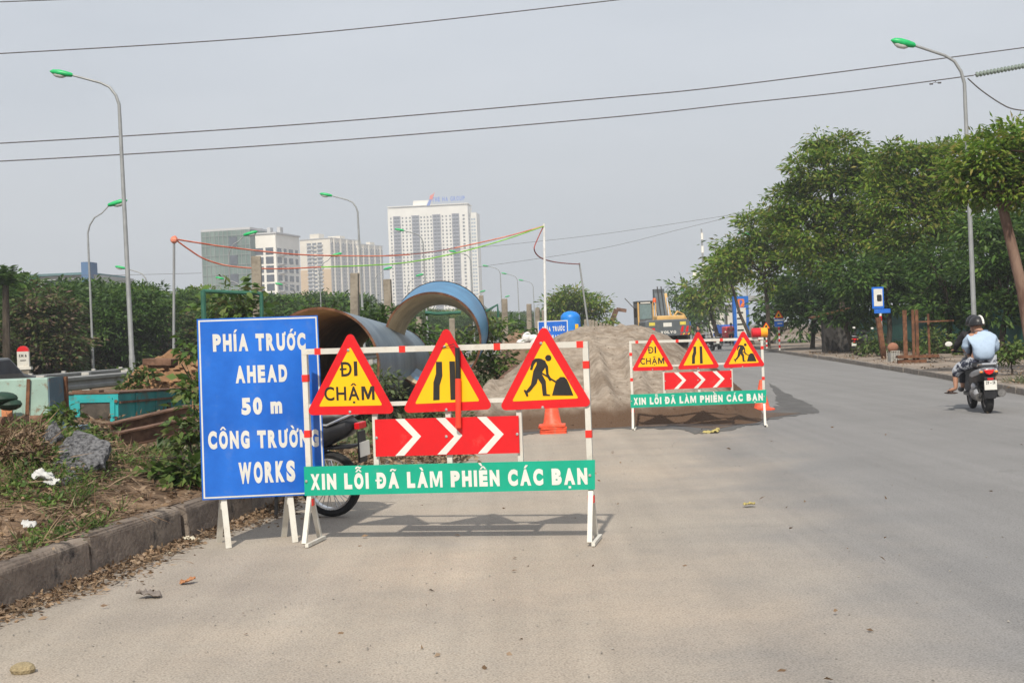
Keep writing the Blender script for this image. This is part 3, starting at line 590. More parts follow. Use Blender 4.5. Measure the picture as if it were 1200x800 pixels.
def cable(pts, D0, D1, r, n=8, sub=5):
    k = len(pts); V = []
    def cr(p0, p1, p2, p3, t): return .5*((2*p1)+(-p0+p2)*t+(2*p0-5*p1+4*p2-p3)*t*t+(-p0+3*p1-3*p2+p3)*t**3)
    for i in range(k-1):
        a = [pts[max(0, i-1)], pts[i], pts[i+1], pts[min(k-1, i+2)]]
        for j in range(sub):
            t = j/sub; V.append((cr(*[q[0] for q in a], t), cr(*[q[1] for q in a], t)))
    V.append(pts[-1]); x0, x1 = V[0][0], V[-1][0]
    out = []
    for q in V:
        f = (q[0]-x0)/(x1-x0) if abs(x1-x0) > 1 else 0
        out.append(P(q[0], q[1], 1/((1-f)/D0+f/D1)))
    return out
s1_ = empty('streamer', P(204, 281, 30), 0, 'upper streamer strung from the left pole to the white pole, mostly orange', 'streamer', 'streamers hung between the poles')
l1 = cable([(204, 280), (235, 285), (270, 290), (345, 298), (420, 300), (470, 299), (520, 293), (590, 278), (637, 265)], 30, 40, .02)
l2 = cable([(205, 281), (220, 292), (240, 304), (270, 312), (320, 315), (375, 313), (430, 311), (480, 307), (540, 295), (590, 281), (637, 265)], 30, 40, .02)
o = Vector(s1_.location); k = len(l1)
for a, b, m in ((0, 26, M_or), (26, 31, M_dk), (31, k-1, M_or)): MB().tube([q-o for q in l1[a:b+1]], .014 if m is M_dk else .02, 6).build('strand', m, s1_)
s2_ = empty('streamer', P(205, 281, 30), 0, 'lower streamer sagging under the upper one and turning from red orange to green', 'streamer', 'streamers hung between the poles')
for a, b, m in ((0, 25, M_or), (25, len(l2)-1, M_gr)): MB().tube([q-o for q in l2[a:b+1]], .019, 6).build('strand', m, s2_)
l3 = cable([(636, 267), (630, 280), (626, 292), (632, 301), (645, 306), (662, 308.5), (679, 309.5)], 40, 45, .02)
o3 = MB().tube([q-l3[0] for q in l3], .02, 6).build('streamer', M_dk); o3.location = l3[0]; tag(o3, 'loose red brown streamer looping from the white pole to the leaning pole', 'streamer', 'streamers hung between the poles')
MB()
kn = MB().ball((0, 0, 0), .09, 8, 6).ball((.02, 0, .05), .05, 6, 4).build('streamer_knot', M_or); kn.location = P(204, 281, 30); tag(kn, 'orange knot of streamer at the top of the thin left pole', 'streamer knot')
# overhead power cables
M_cab = mat('cable_dark', (.09, .08, .08), .6)
def pcable(pts, D0, D1, r, label, g='overhead power cables'):
    L_ = cable(pts, D0, D1, r, sub=8); o = MB().tube([q-L_[0] for q in L_], r, 6).build('power_cable', M_cab); o.location = L_[0]; return tag(o, label, 'cable', g)
pcable([(-150, 69), (0, 63), (350, 40.5), (725, 0), (900, -22)], 60, 66, .028, 'topmost overhead cable crossing the upper left sky')
pcable([(-150, 173), (0, 168), (350, 146), (700, 116), (870, 99), (1200, 56), (1300, 42)], 60, 66, .03, 'middle overhead cable that leaves the photo above the insulator string')
pcable([(-150, 193), (0, 189), (350, 168), (700, 139), (870, 121), (1000, 107), (1141, 88.5)], 60, 66, .03, 'lowest overhead cable, ending at the glass insulator string')
pcable([(-60, 4), (0, 2.5), (90, -1)], 60, 60, .025, 'short piece of cable in the top left corner')
pcable([(1134, 92), (1150, 106), (1172, 121), (1188, 128), (1215, 131)], 58, 58, .03, 'slack jumper cable sagging beside the insulator string')
pcable([(0, 322), (120, 322.5), (236, 320)], 110, 110, .018, 'faint low cable over the trees at left', 'faint far cables'); pcable([(560, 313), (700, 292), (800, 268), (885, 247)], 120, 120, .018, 'faint cable crossing the sky behind the poles', 'faint far cables')
pcable([(440, 300), (560, 290), (700, 275), (830, 256), (890, 246)], 125, 125, .018, 'second faint cable crossing behind the white pole', 'faint far cables')
ia, ib = P(1142, 88, 60), P(1215, 74.5, 61); ins_ = empty('insulator_string', ia, 0, 'long string of greenish glass insulators at the upper right edge', 'insulator'); ax = (ib-ia).normalized(); Qm = ax.to_track_quat('Z', 'Y').to_matrix().to_4x4()
MB().tube([(0, 0, 0), ib-ia], .025, 6).build('rod', M_cab, ins_)
M_ins = mat('insulator_glass', (.3, .36, .31), .3); dm = None
for i in range(14):
    if dm is None: dsk = MB().lathe([(.03, -.05), (.05, -.04), (.135, -.01), (.13, .015), (.04, .03)], 12).build('insulator_disc', M_ins, ins_, True); dm = dsk
    else: dsk = dm.copy(); col.objects.link(dsk); dsk.parent = ins_
    dsk.matrix_local = T(*(ax*(.15+i*.2))) @ Qm
dmp = empty('cable_damper', P(1096, 95, 62), 0, 'small dark vibration damper hanging on the lowest cable left of the insulators', 'cable damper')
for x in (-.2, .2): MB().tube([(x-.08, 0, -.12+x*.1), (x+.08, 0, -.12+x*.1)], .04, 8).build('weight', M_cab, dmp)
MB().tube([(-.2, 0, -.12), (0, 0, -.07), (.2, 0, -.12)], .012, 6).build('wire', M_cab, dmp); MB().bar((0, 0, -.08), (0, 0, .03), .03).build('clamp', M_cab, dmp)
# ================================================================ buildings
M_gl = mat('window_dark', (.05, .06, .08), .2, var=.3, scale=.3, spec=.6)
def windows(root, w_, x0, x1, zs, wd, hh, y, m, name='window', nx=1, dd=.12):
    mb = MB()
    for z in zs:
        for i in range(nx):
            x = x0+(x1-x0)*(i+.5)/nx; mb.box((x, y, z), (wd, dd, hh))
    o = mb.build(name, m, root); o['kind'] = 'stuff'; return o
def side_windows(root, xx, y0, y1, zs, ny, wd, hh, m, name='side_window'):
    mb = MB()
    for z in zs:
        for i in range(ny): mb.box((xx, y0+(y1-y0)*(i+.5)/ny, z), (.2, wd, hh))
    o = mb.build(name, m, root); o['kind'] = 'stuff'; return o
# white tower
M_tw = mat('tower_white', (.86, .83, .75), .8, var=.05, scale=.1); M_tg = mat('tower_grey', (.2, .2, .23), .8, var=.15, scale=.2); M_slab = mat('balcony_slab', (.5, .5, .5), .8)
D = 1150; fl = 3.2
bl, br = P(453, 240, D), P(546, 240, D); W_ = (br.x-bl.x)*1.02; ht = zat(500, 243, D)
tw = empty('apartment_tower', (bl.x+.5, D, 0), R(-6), 'tall white apartment tower with grey balcony strips and rooftop lettering', 'building')
MB().box((W_/2, 14, ht/2), (W_, 26, ht)).build('wall', M_tw, tw)
zs = [ht-9-fl*i for i in range(34)]
for a, b in ((.067, .16), (.30, .395), (.56, .66), (.80, .89)):
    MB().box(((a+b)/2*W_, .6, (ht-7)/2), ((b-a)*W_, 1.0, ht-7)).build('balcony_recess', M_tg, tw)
    windows(tw, 0, a*W_+.6, b*W_-.6, zs, 2.2, 1.7, .05, M_gl, 'balcony_door', 2); windows(tw, 0, a*W_, b*W_, [z-1.5 for z in zs], (b-a)*W_/2-.8, .9, -.15, mat('balcony_rail', (.38, .38, .42), .7), 'balcony', 2, .5)
for a, b, n in ((0, .067, 1), (.16, .3, 3), (.395, .56, 4), (.66, .8, 3), (.89, 1, 1)):
    windows(tw, 0, a*W_, b*W_, zs, 1.35 if n > 1 else 1.9, 1.6, .98, M_gl, 'window', n, .14)
for a, b in ((0, .03), (.97, 1), (.16, .17), (.29, .30), (.395, .405), (.475, .485), (.66, .67), (.79, .80)):
    MB().box(((a+b)/2*W_, .9, (ht-5)/2), ((b-a)*W_, .9, ht-5)).build('pilaster', M_tw, tw)
side_windows(tw, W_+.05, 3, 25, zs, 5, 1.6, 1.6, M_gl)
MB().box((W_+3.2, 22, ht/2-3), (6.4, 22, ht-6)).build('side_wing', M_tw, tw); windows(tw, 0, W_+1, W_+5.5, [z-3 for z in zs], 1.8, 1.7, 10.95, mat('wing_window', (.3, .38, .45), .3), 'wing_window', 2)
MB().box((W_/2, 14, ht+1.6), (W_+1.2, 27, .5)).build('roof_slab', M_tw, tw)
MB().box((W_*.42, 12, ht+4.2), (W_*.22, 12, 4.8)).build('roof_house', M_tw, tw)
rl = MB()
for i in range(40): rl.box((W_*(i+.5)/40, .6, ht+1), (.35, .35, 2.2))
o = rl.build('roof_post', M_tw, tw); o['kind'] = 'stuff'
text_mb('THE HA GROUP', W_*.56, W_*.97, ht+4.2, 4.2, .5, .05).build('roof_lettering', mat('letter_blue', (.1, .2, .6), .6), tw)
MB().prism([(W_*.49, ht+1), (W_*.53, ht+1), (W_*.565, ht+7), (W_*.525, ht+6)], .2, .8).build('roof_emblem_stem', mat('letter_blue', (.1, .2, .6)), tw)
MB().prism([(W_*.53, ht+6.5), (W_*.565, ht+6), (W_*.60, ht+13), (W_*.575, ht+11), (W_*.54, ht+10)], .2, .8).build('roof_emblem_flame', mat('emblem_red', (.8, .12, .05)), tw)
# cream apartment blocks
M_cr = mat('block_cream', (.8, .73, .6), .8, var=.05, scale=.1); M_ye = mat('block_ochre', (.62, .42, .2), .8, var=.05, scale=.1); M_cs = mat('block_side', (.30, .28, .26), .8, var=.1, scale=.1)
def block(pxl, pxc, top, D, dep, rz, label, depn=9, ochre=True):
    a, b = P(pxl, top, D), P(pxc, top, D); W_ = (b.x-a.x)/math.cos(rz)*1.0; ht = zat((pxl+pxc)/2, top, D)
    r = empty('apartment_block', (a.x, D, 0), rz, label, 'building', 'cream apartment blocks on the skyline')
    MB().box((W_/2, dep/2, ht/2), (W_, dep, ht)).build('wall', M_cr, r); n = int(ht/3.3)-1; zs = [ht-4-3.3*i for i in range(n)]
    if ochre:
        for x, w2 in ((.13, .26), (.86, .28)): MB().box((W_*x, -.2, (ht-26)/2), (W_*w2, .5, ht-26)).build('ochre_panel', M_ye, r)
    windows(r, 0, W_*.22, W_*.75, zs, W_*.13, 1.5, -.3, M_gl, 'window', 3, .3); windows(r, 0, W_*.24, W_*.48, [z-1.4 for z in zs], W_*.22, .9, -.8, M_slab, 'balcony', 1, 1.4); windows(r, 0, W_*.55, W_*.78, [z-1.4 for z in zs], W_*.2, .9, -.8, M_slab, 'balcony', 1, 1.4)
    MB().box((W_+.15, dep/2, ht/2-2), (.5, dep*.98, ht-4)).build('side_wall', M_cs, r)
    side_windows(r, W_+.45, 1, dep-1, zs, depn, 1.9, 1.6, M_gl)
    mb = MB()
    for i in range(depn//2): mb.box((W_+.7, dep*(i+.5)/(depn//2), ht/2), (.9, 1.6, ht))
    o = mb.build('side_pier', M_cr, r); o['kind'] = 'stuff'
    MB().box((W_*.5, dep/2, ht+.3), (W_+1.5, dep+1.5, .6)).build('roof_slab', M_slab, r); MB().box((W_*.45, 6, ht+2.4), (W_*.3, 8, 4.5)).build('roof_house', M_cr, r)
    MB().box((W_*.7, dep*.6, ht+1.8), (W_*.4, 8, 3)).build('roof_house', M_cr, r)
    return r
block(351, 389, 281, 1100, 42, R(-24), 'cream and ochre apartment block with rows of balconies, left of the lamp')
block(409, 422, 287, 1180, 42, R(-24), 'cream apartment block partly behind its neighbour, left of the white tower', 9)
# netted building and its white neighbour
D = 570; a, b = P(236, 275, D), P(294, 270, D); nb = empty('netted_building', (a.x, D, 0), R(-14), 'grey building wrapped in green safety net left of the white office block', 'building')
W_ = (b.x-a.x)*1.06; ht = zat(265, 271, D); M_net = mat('safety_net', (.12, .19, .16), .9, var=.2, scale=.12, c2=(.2, .27, .235), stretch=(1, 1, .3), bump=.1)
MB().box((W_/2, 9, ht/2), (W_, 18, ht)).build('wall', M_net, nb); MB().box((W_*.5, 9, ht+.5), (W_*1.01, 18.2, 1)).build('roof_slab', M_slab, nb)
mb = MB()
for i in range(12): mb.bar((W_*i/11, -.35, 0), (W_*i/11, -.35, ht), .18)
for i in range(12): mb.bar((0, -.5, ht*(i+.5)/12), (W_, -.5, ht*(i+.5)/12), .15)
o = mb.build('scaffold_tube', mat('scaffold', (.28, .3, .28), .8), nb); o['kind'] = 'stuff'
for i in range(5):
    o = MB().box((W_*.66, -.2, ht-5-i*8.2), (3.6, .8, 4.2)).build('window', M_gl, nb)
a, b = P(293, 276, D), P(324, 276, D); wb = empty('office_block', (a.x, D, 0), R(-14), 'white office block with large dark windows beside the netted building', 'building'); W_ = (b.x-a.x)*1.03; ht = zat(310, 275, D)
MB().box((W_/2, 13, ht/2), (W_, 26, ht)).build('wall', M_tw, wb); MB().box((W_/2, 13, ht+.4), (W_+1.2, 27, .7)).build('roof_slab', M_slab, wb)
for i in range(11):
    z = ht-7.5-4*i
    MB().box((W_*.28, -.06, z), (W_*.44, .3, 2.9)).build('window', M_gl, wb); MB().box((W_*.75, -.06, z), (W_*.3, .3, 3.1)).build('window', M_gl, wb)
    for j in range(4): MB().box((W_+.06, 3.5+6.3*j, z), (.3, 2.6 if j % 2 else 4.2, 2.6)).build('window', M_gl, wb)
    mb = MB(); mb.box((W_+1.0, 6, z-1.8), (1.8, 6, .25)); mb.build('balcony', M_slab, wb)
MB().box((W_*.2, -.5, ht*.5), (W_*.42, .2, ht*.99)).build('hanging_net', mat('net_thin', (.3, .34, .32), .9, var=.2, scale=.2), wb) if False else None
for i in range(3): MB().box((W_*(.1+.4*i), 8, ht+2), (1.6, 3, 3)).build('roof_box', M_slab, wb)
# low building over the trees at left
D = 190; a, b = P(31, 331, D), P(113, 331, D); lb = empty('factory_building', (a.x, D, 0), R(-4), 'low grey factory building with flat roof showing above the left trees', 'building'); W_ = b.x-a.x; ht = zat(70, 323.5, D)
MB().box((W_/2, 8, ht/2), (W_, 16, ht)).build('wall', mat('factory_wall', (.42, .43, .42), .8, var=.1, scale=.5), lb)
MB().box((W_*.45, 8, ht+.2), (W_*.95, 17, .35)).build('roof', mat('factory_roof', (.1, .2, .22), .7), lb); MB().box((W_*.1, -.1, ht*.5), (W_*.2, .4, ht)).build('green_wall_panel', mat('factory_green', (.04, .2, .16), .8), lb)
for i in range(9): MB().box((W_*(.30+.065*i), -.05, ht-1.3), (.7, .2, 1.4)).build('window', M_gl, lb)
MB().box((W_*.93, 0, ht+.2), (W_*.12, 3, 3.2)).build('billboard', mat('billboard_blue', (.08, .16, .3), .6), lb)
# ================================================================ guardrails
M_rail = mat('guardrail_zinc', (.27, .27, .26), .6, .3, var=.15, scale=1.5, grime=(.13, .12, .1), gs=1.5); M_rpost = mat('guardrail_post', (.4, .39, .36), .7, var=.15)
def guardrail(t_, y0, y1, z0, step, label, pw):
    r = empty('guardrail', AX(t_, y0), 0, label, 'guardrail', 'expressway guardrails'); o = Vector(r.location)
    sec = [(0, 0), (.05, .03), (.05, .09), (0, .13), (0, .18), (.05, .22), (.05, .28), (0, .31)]; mb = MB(); vs, fs = [], []
    ys_ = np.linspace(y0, y1, 40)
    for y in ys_:
        for dx, dz in sec: vs.append(AX(t_+.06+dx, y)-o+Vector((0, 0, z0+.44+dz)))
        for dx, dz in sec[::-1]: vs.append(AX(t_+.05+dx, y)-o+Vector((0, 0, z0+.44+dz)))
    k = 16
    for i in range(len(ys_)-1): fs += [(i*k+j, i*k+(j+1) % k, (i+1)*k+(j+1) % k, (i+1)*k+j) for j in range(k)]
    mb.add(vs, fs).build('rail', M_rail, r); y = y0+.5; pr = None
    while y < min(y1, y0+90):
        if pr is None: ps = pr = MB().box((0, 0, .36), (pw, pw*.9, .9)).build('post', M_rpost, r, bevel=.01)
        else: ps = pr.copy(); col.objects.link(ps); ps.parent = r
        ps.location = AX(t_-.06, y)-o+Vector((0, 0, z0)); y += step
    return r
guardrail(-13.3, 24, 300, .28, 2.0, 'nearer metal guardrail of the expressway, behind the turquoise machine', .17)
guardrail(-22.9, 30, 300, .02, 2.4, 'farther metal guardrail of the expressway, below the dark tree belt', .14)
# kilometre stone
D = 46; ks = empty('kilometre_stone', (P(28, 430, D).x, D, zat(28, 430, D)), R(10), 'white kilometre stone with rounded red top beyond the guardrail', 'milestone')
ar = [(.2*math.cos(a*math.pi/10), .56+.2*math.sin(a*math.pi/10)) for a in range(11)]
MB().prism([(-.2, .0), (.2, 0), (.2, .56), (-.2, .56)], -.11, .11).build('stone_body', M_white, ks); MB().prism(ar+[(-.2, .565)], -.112, .112).build('red_top', M_signred, ks)
MB().box((0, 0, -.04), (.54, .34, .1)).build('plinth', M_white, ks)
text_mb('KM 6', -.13, .13, .36, .1, -.114, .05).build('lettering', M_black, ks); MB().box((0, -.113, .24), (.2, .004, .03)).build('lettering', M_black, ks)
MB().box((0, 0, -.5), (.4, .25, .86)).build('footing', M_conc, ks)
# ================================================================ right-hand hoarding
M_hoard = mat('hoarding_green', (.03, .12, .10), .6, var=.2, scale=.7, grime=(.10, .13, .11), gs=1.2, gl=.55, gh=.8)
def hoard_panel():
    mb = MB(); n = 16; pts = []
    for i in range(n*4+1): pts.append((i*2.0/(n*4), (.0, .03, .03, 0)[i % 4]))
    vs = [(a, b, z) for z in (0, 2.0) for a, b in pts]; k = len(pts); mb.add(vs, [(i, i+1, k+i+1, k+i) for i in range(k-1)]); mb.box((1, .06, 1.8), (2, .04, .06)); mb.box((1, .06, .4), (2, .04, .06)); return mb.me('hoarding_panel')
hp = hoard_panel(); hp.materials.append(M_hoard); hd_ = empty('hoarding', (16.5, 25, .1), 0, 'long fence of dark green corrugated sheets behind the right pavement', 'fence')
y = 22.0
while y < 92:
    x0, x1 = kerb_r(y)+6.6, kerb_r(y+2)+6.6; o = bpy.data.objects.new('hoarding_panel', hp); col.objects.link(o); o.parent = hd_
    o.location = Vector((x0, y, .08+rnd.uniform(-.04, .04)))-Vector((16.5, 25, .1)); o.rotation_euler = (0, rnd.uniform(-.01, .01), math.atan2(2, x1-x0)); y += math.sqrt(4-(x1-x0)**2)

# thin aerial mast behind the trees
D = 170; p = P(827, 380, D); ms = empty('aerial_mast', (p.x, D, 0), 0, 'tall thin aerial mast rising above the far trees on the right', 'mast'); zt = zat(826, 268, D)
MB().tube([(0, 0, 0), (-.1, 0, zt)], [.22, .1], 8).build('mast_tube', M_pole, ms, True)
for z in (zt*.62, zt*.78, zt*.9): MB().tube([(-.05, 0, z), (-.05, 0, z+.9)], .17, 8).build('mast_band', M_tw, ms)
for x in (-1.2, -.3, .5): MB().box((x, 0, zt*.585), (.5, .3, .9)).build('antenna_panel', M_tw, ms)
MB().bar((-1.4, .2, zt*.58), (.8, .2, zt*.58), .1).build('antenna_arm', M_pole, ms)
# ================================================================ old machines and debris on the verge
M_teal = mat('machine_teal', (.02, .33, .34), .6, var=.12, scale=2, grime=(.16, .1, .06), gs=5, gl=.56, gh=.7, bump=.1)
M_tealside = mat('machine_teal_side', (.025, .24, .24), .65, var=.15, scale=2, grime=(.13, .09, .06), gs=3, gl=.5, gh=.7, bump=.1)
M_mint = mat('machine_mint', (.3, .42, .36), .7, var=.1, scale=2, grime=(.2, .1, .05), gs=4.5, gl=.55, gh=.66, bump=.15)
M_slate = mat('machine_slate', (.1, .16, .2), .7, var=.2, scale=2, grime=(.16, .09, .05), gs=4, gl=.55, gh=.7)
M_brown = mat('rusty_brown', (.12, .06, .035), .85, var=.35, scale=4, c2=(.2, .11, .07), bump=.4)
D = 20; xl, xr_ = P(77, 480, D).x, P(138, 480, D).x; wd = xr_-xl; zt = zat(108, 461.5, D)
tm = empty('site_generator', (xl+wd/2, D, .1), R(0), 'turquoise boxy site machine with a dark window on its front, half buried in weeds', 'machine')
tm.rotation_euler = (R(-1.6), R(1), 0); hgt = zt-.1
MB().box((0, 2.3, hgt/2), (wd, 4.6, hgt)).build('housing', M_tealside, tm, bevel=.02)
fp = MB().prism([(-wd/2, 0), (wd/2, 0), (wd/2, hgt-.01), (-wd/2+.12, hgt-.01), (-wd/2+.12, hgt-.09), (-wd/2, hgt-.09)], -.02, -.003).build('front_panel', M_teal, tm)
fr_ = MB()
for a, b in (((-.22, .12), (.32, .12)), ((-.22, .60), (.32, .60)), ((-.22, .12), (-.22, .6)), ((.32, .12), (.32, .6))): fr_.bar((a[0]*1.0, -.03, a[1]*1.0+.1), (b[0], -.03, b[1]+.1), .07, .03)
fr_.build('window_frame', M_teal, fp); MB().box((.05, -.024, .46), (.5, .004, .44)).build('window', mat('dusty_glass', (.07, .06, .05), .35, var=.4, scale=4, grime=(.18, .15, .11), gs=5), fp)
for z in (.42, .68): MB().tube([(.38, -.03, z), (.38, -.06, z)], .025, 8).build('hinge', M_brown, fp)
MB().box((-.29, -.04, .36), (.12, .05, .08)).build('latch', M_black, fp)
for y in (.9, 2.1, 3.4):
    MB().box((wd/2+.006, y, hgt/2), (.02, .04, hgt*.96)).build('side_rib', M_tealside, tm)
MB().box((wd/2+.01, 2.3, hgt-.14), (.03, 4.55, .035)).build('side_rail', M_brown, tm); MB().box((wd/2+.008, 2.9, hgt-.33), (.02, .22, .22)).build('side_vent', M_black, tm)
MB().box((0, 2.3, hgt+.01), (wd+.03, 4.64, .025)).build('roof_sheet', M_brown, tm); MB().box((-.1, .1, hgt+.035), (.42, .25, .05)).build('rusty_lid', M_brown, tm)
# rusty mint box
D = 17; xc = P(56, 460, D).x; zt = zat(28, 444, D); bx = empty('rusty_tank', (xc, D, .35), 0, 'rusty mint green steel box with slate blue side at the left edge of the photo', 'machine')
h = zt-.35; MB().box((-.9, .32, h/2+.18), (1.8, .62, h-.36), ).build('housing', M_mint, bx, bevel=.015)
MB().box((.006, .32, h/2+.08), (.02, .6, h-.15)).build('side_sheet', M_slate, bx); MB().bar((.02, .6, 0), (.02, .6, h), .07).build('corner_post', M_rust, bx)
MB().bar((-.28, -.02, h*.45), (-.24, -.02, h), .045, .02).build('rib', M_rust, bx); MB().bar((-.28, -.02, h*.45), (-.42, -.02, h*.36), .04, .02).build('rib', M_rust, bx)
MB().tube([(-1.7, -.02, h*.36), (.0, -.02, h*.36)], .085, 10).build('round_edge', M_brown, bx, True)
MB().box((-.55, -.008, h*.6), (.14, .012, .35)).build('orange_stripe', mat('stripe_orange', (.55, .22, .1), .8, var=.3, scale=5), bx)
MB().box((-.5, .28, .02), (1.7, .6, h*.45)).build('lower_skirt', M_slate, bx)
for x in (-.40, -.27, -.17): MB().box((x, -.03, h*.16), (.09 if x != -.17 else .07, .02, .13)).build('slot', M_black, bx)
MB().box((-.5, .25, -.17), (1.75, .64, h*.16)).build('rusty_base', M_brown, bx)
tp = MB().ball((0, 0, 0), (.2, .2, .09), 14, 8).ball((.1, 0, -.08), (.16, .15, .08), 12, 6).build('green_tarpaulin', mat('tarp_green', (.01, .035, .02), .6, var=.3, scale=6, bump=.5), smooth=True); tp.location = P(2, 467, 16.6); tag(tp, 'bunched dark green tarpaulin on the left edge against the rusty box', 'tarpaulin')
# steel beams
def ibeam(a, b, hh, ww, label):
    a, b = Vector(a), Vector(b); t = (b-a).normalized(); s_ = t.cross(Vector((0, 0, 1))).normalized(); u = s_.cross(t); mb = MB()
    for off, w_, h_ in ((hh/2, ww, .02), (-hh/2, ww, .02), (0, .018, hh-.021)):
        vs = [p+s_*(i*w_/2)+u*(off+j*h_/2) for p in (Vector((0, 0, 0)), b-a) for i, j in ((-1, -1), (1, -1), (1, 1), (-1, 1))]
        mb.add(vs, [(0, 1, 2, 3), (7, 6, 5, 4)]+[(i, i+4, (i+1) % 4+4, (i+1) % 4) for i in range(4)])
    o = mb.build('steel_beam', M_brown); o.location = a; return tag(o, label, 'steel beam', 'rusty steel beams on the verge')
ibeam(P(130, 506, 15.5), P(222, 484, 16.5), .2, .16, 'upper rusty steel beam sloping up towards the blue sign below the turquoise machine')
ibeam(P(138, 516, 14.9), P(224, 497, 15.8), .17, .14, 'lower rusty steel beam lying in the weeds under the other beam')
rb_ = MB().box((0, 0, 0), (.55, .3, .12)).box((0, .05, -.08), (.4, .25, .06)).build('rusty_channel', M_brown, bevel=.01); rb_.location = P(188, 424, 23); rb_.rotation_euler = (0, .05, -.2); tag(rb_, 'rusty steel channel lying on top of the clay heap', 'scrap metal')
br_ = ibeam(P(588, 447, 25), P(606, 431, 27), .12, .12, 'short rusty board at the left foot of the sand mound')
MB()
pk = MB()
# broken asphalt slabs
M_asp = mat('broken_asphalt', (.075, .075, .08), .95, var=.5, scale=28, c2=(.16, .16, .165), lo=.35, hi=.6, bump=1.2, bscale=26, spec=.15)
def chunk(pts, D0, tilt, label, th=.07):
    yb_ = max(y for x, y in pts); D0 = V(sum(x for x, y in pts)/len(pts), yb_, .02).y; q = [P(x, y, D0+tilt*(yb_-y)/100) for x, y in pts]; c = sum(q, Vector())/len(q); n = (q[1]-q[0]).cross(q[2]-q[1]).normalized()
    if n.y > 0: n = -n
    rim = []
    for i in range(len(q)):       # ragged edge
        a, b = q[i], q[(i+1) % len(q)]
        for k in range(7): rim.append(a.lerp(b, k/7)+Vector((rnd.uniform(-1, 1), 0, rnd.uniform(-1, 1)))*.012-c)
    vs, fs, m_ = [], [], len(rim); rings = (1, .93, .75, .5, .25)
    for k in rings: vs += [p*k+n*(rnd.uniform(-.008, .008) if k < 1 else -.012) for p in rim]
    for k in range(len(rings)-1):
        for i in range(m_): fs.append((k*m_+i, k*m_+(i+1) % m_, (k+1)*m_+(i+1) % m_, (k+1)*m_+i))
    fs.append(tuple(range((len(rings)-1)*m_, len(rings)*m_))); o_ = len(vs); vs += [p-n*th+Vector((rnd.uniform(-1, 1), 0, rnd.uniform(-1, 1)))*.012 for p in rim]
    fs += [(i, i+o_, (i+1) % m_+o_, (i+1) % m_) for i in range(m_)]+[tuple(range(o_+m_-1, o_-1, -1))]
    o = MB().add(vs, fs).build('asphalt_slab', M_asp); o.location = c
    import bmesh
    bm = bmesh.new(); bm.from_mesh(o.data); bmesh.ops.recalc_face_normals(bm, faces=bm.faces); bm.to_mesh(o.data); bm.free()
    return tag(o, label, 'asphalt slab', 'broken asphalt slabs on the verge')
chunk([(60, 547), (82, 556), (122, 541), (129, 516), (90, 503), (74, 514), (56, 538)], 0, 1.3, 'largest grey slab of broken asphalt leaning on the verge above the kerb')
chunk([(40, 533), (55, 530), (72, 508), (66, 494), (56, 498), (48, 516)], 0, .8, 'small dark asphalt slab leaning left of the largest slab', .05)
chunk([(14, 556), (40, 566), (70, 566), (96, 556), (76, 548), (30, 543)], 0, 3.0, 'low flat asphalt slab lying under the largest slab', .05)
M_paper = mat('paper_white', (.5, .5, .48), .8, var=.1, scale=12, grime=(.3, .35, .3), gs=14, gl=.55, gh=.65)
def scrap(px, py, sz, label, cat, m=M_paper, z=None, seed=0, lift=.02, D=None):
    r_ = random.Random(seed)
    if D: p = V(px, py+4, .03)+Vector((0, 0, .04))
    else: p = G(px, py, z or 0)
    n = 13; fn = lambda a, b: (a*sz*(1+.2*math.sin(5*b+seed)), b*sz*.8+a*.1*sz, lift+sz*.9*abs(fbm(a*4+seed*3.1, b*4))+sz*.2*math.sin(a*2.5+seed)*.5)
    o = grid_mesh(cat.replace(' ', '_'), np.linspace(-.5, .5, n), np.linspace(-.5, .5, n), fn, m, smooth=False); o.location = p
    s_ = o.modifiers.new('thick', 'SOLIDIFY'); s_.thickness = .004; return tag(o, label, cat)
o = scrap(50, 563, .15, 'crumpled white paper on the verge under the asphalt slab', 'paper scrap', seed=2, D=9.6); o.rotation_euler = (.5, .2, .4)
o = scrap(61, 568, .1, 'small folded white paper touching the crumpled one', 'paper scrap', seed=5, D=9.5); o.rotation_euler = (.4, -.3, 1)
o = scrap(33, 620, .09, 'white and green wrapper on the verge near the left edge', 'plastic wrapper', seed=7, D=8.5); o.rotation_euler = (.6, .3, .4)
scrap(225, 636, .12, 'pale crumpled wrapper on the ground at the kerb end beside the sign leg', 'plastic wrapper', mat('wrapper_cream', (.6, .55, .42), .6), seed=9)
scrap(193, 648, .11, 'flat whitish scrap lying in the leaf litter along the kerb', 'paper scrap', mat('wrapper_cream', (.6, .55, .42)), seed=4, lift=.005)
scrap(176, 700, .13, 'grey folded leaf lying alone on the road near the kerb', 'dead leaf', mat('leaf_grey', (.2, .17, .15), .8), seed=3)
scrap(219, 684, .09, 'small orange brown dead leaf on the road right of the grey leaf', 'dead leaf', mat('leaf_orange', (.4, .18, .08), .8), seed=6)
st_ = MB().ball((0, 0, .02), (.065, .05, .035), 9, 6).build('stone', mat('stone_ochre', (.3, .24, .14), .9, var=.2, scale=20, bump=.6)); st_.location = G(27, 788); tag(st_, 'ochre stone on the road in the bottom left corner', 'stone')
scrap(878, 594, .09, 'small yellow dead leaf lying on the open road', 'dead leaf', mat('leaf_yellow', (.42, .35, .13), .8), seed=8)
scrap(833, 507, .25, 'dry leaf scrap on the road in front of the farther barrier', 'dead leaf', mat('leaf_yellow', (.42, .35, .13)), seed=12, lift=.008)
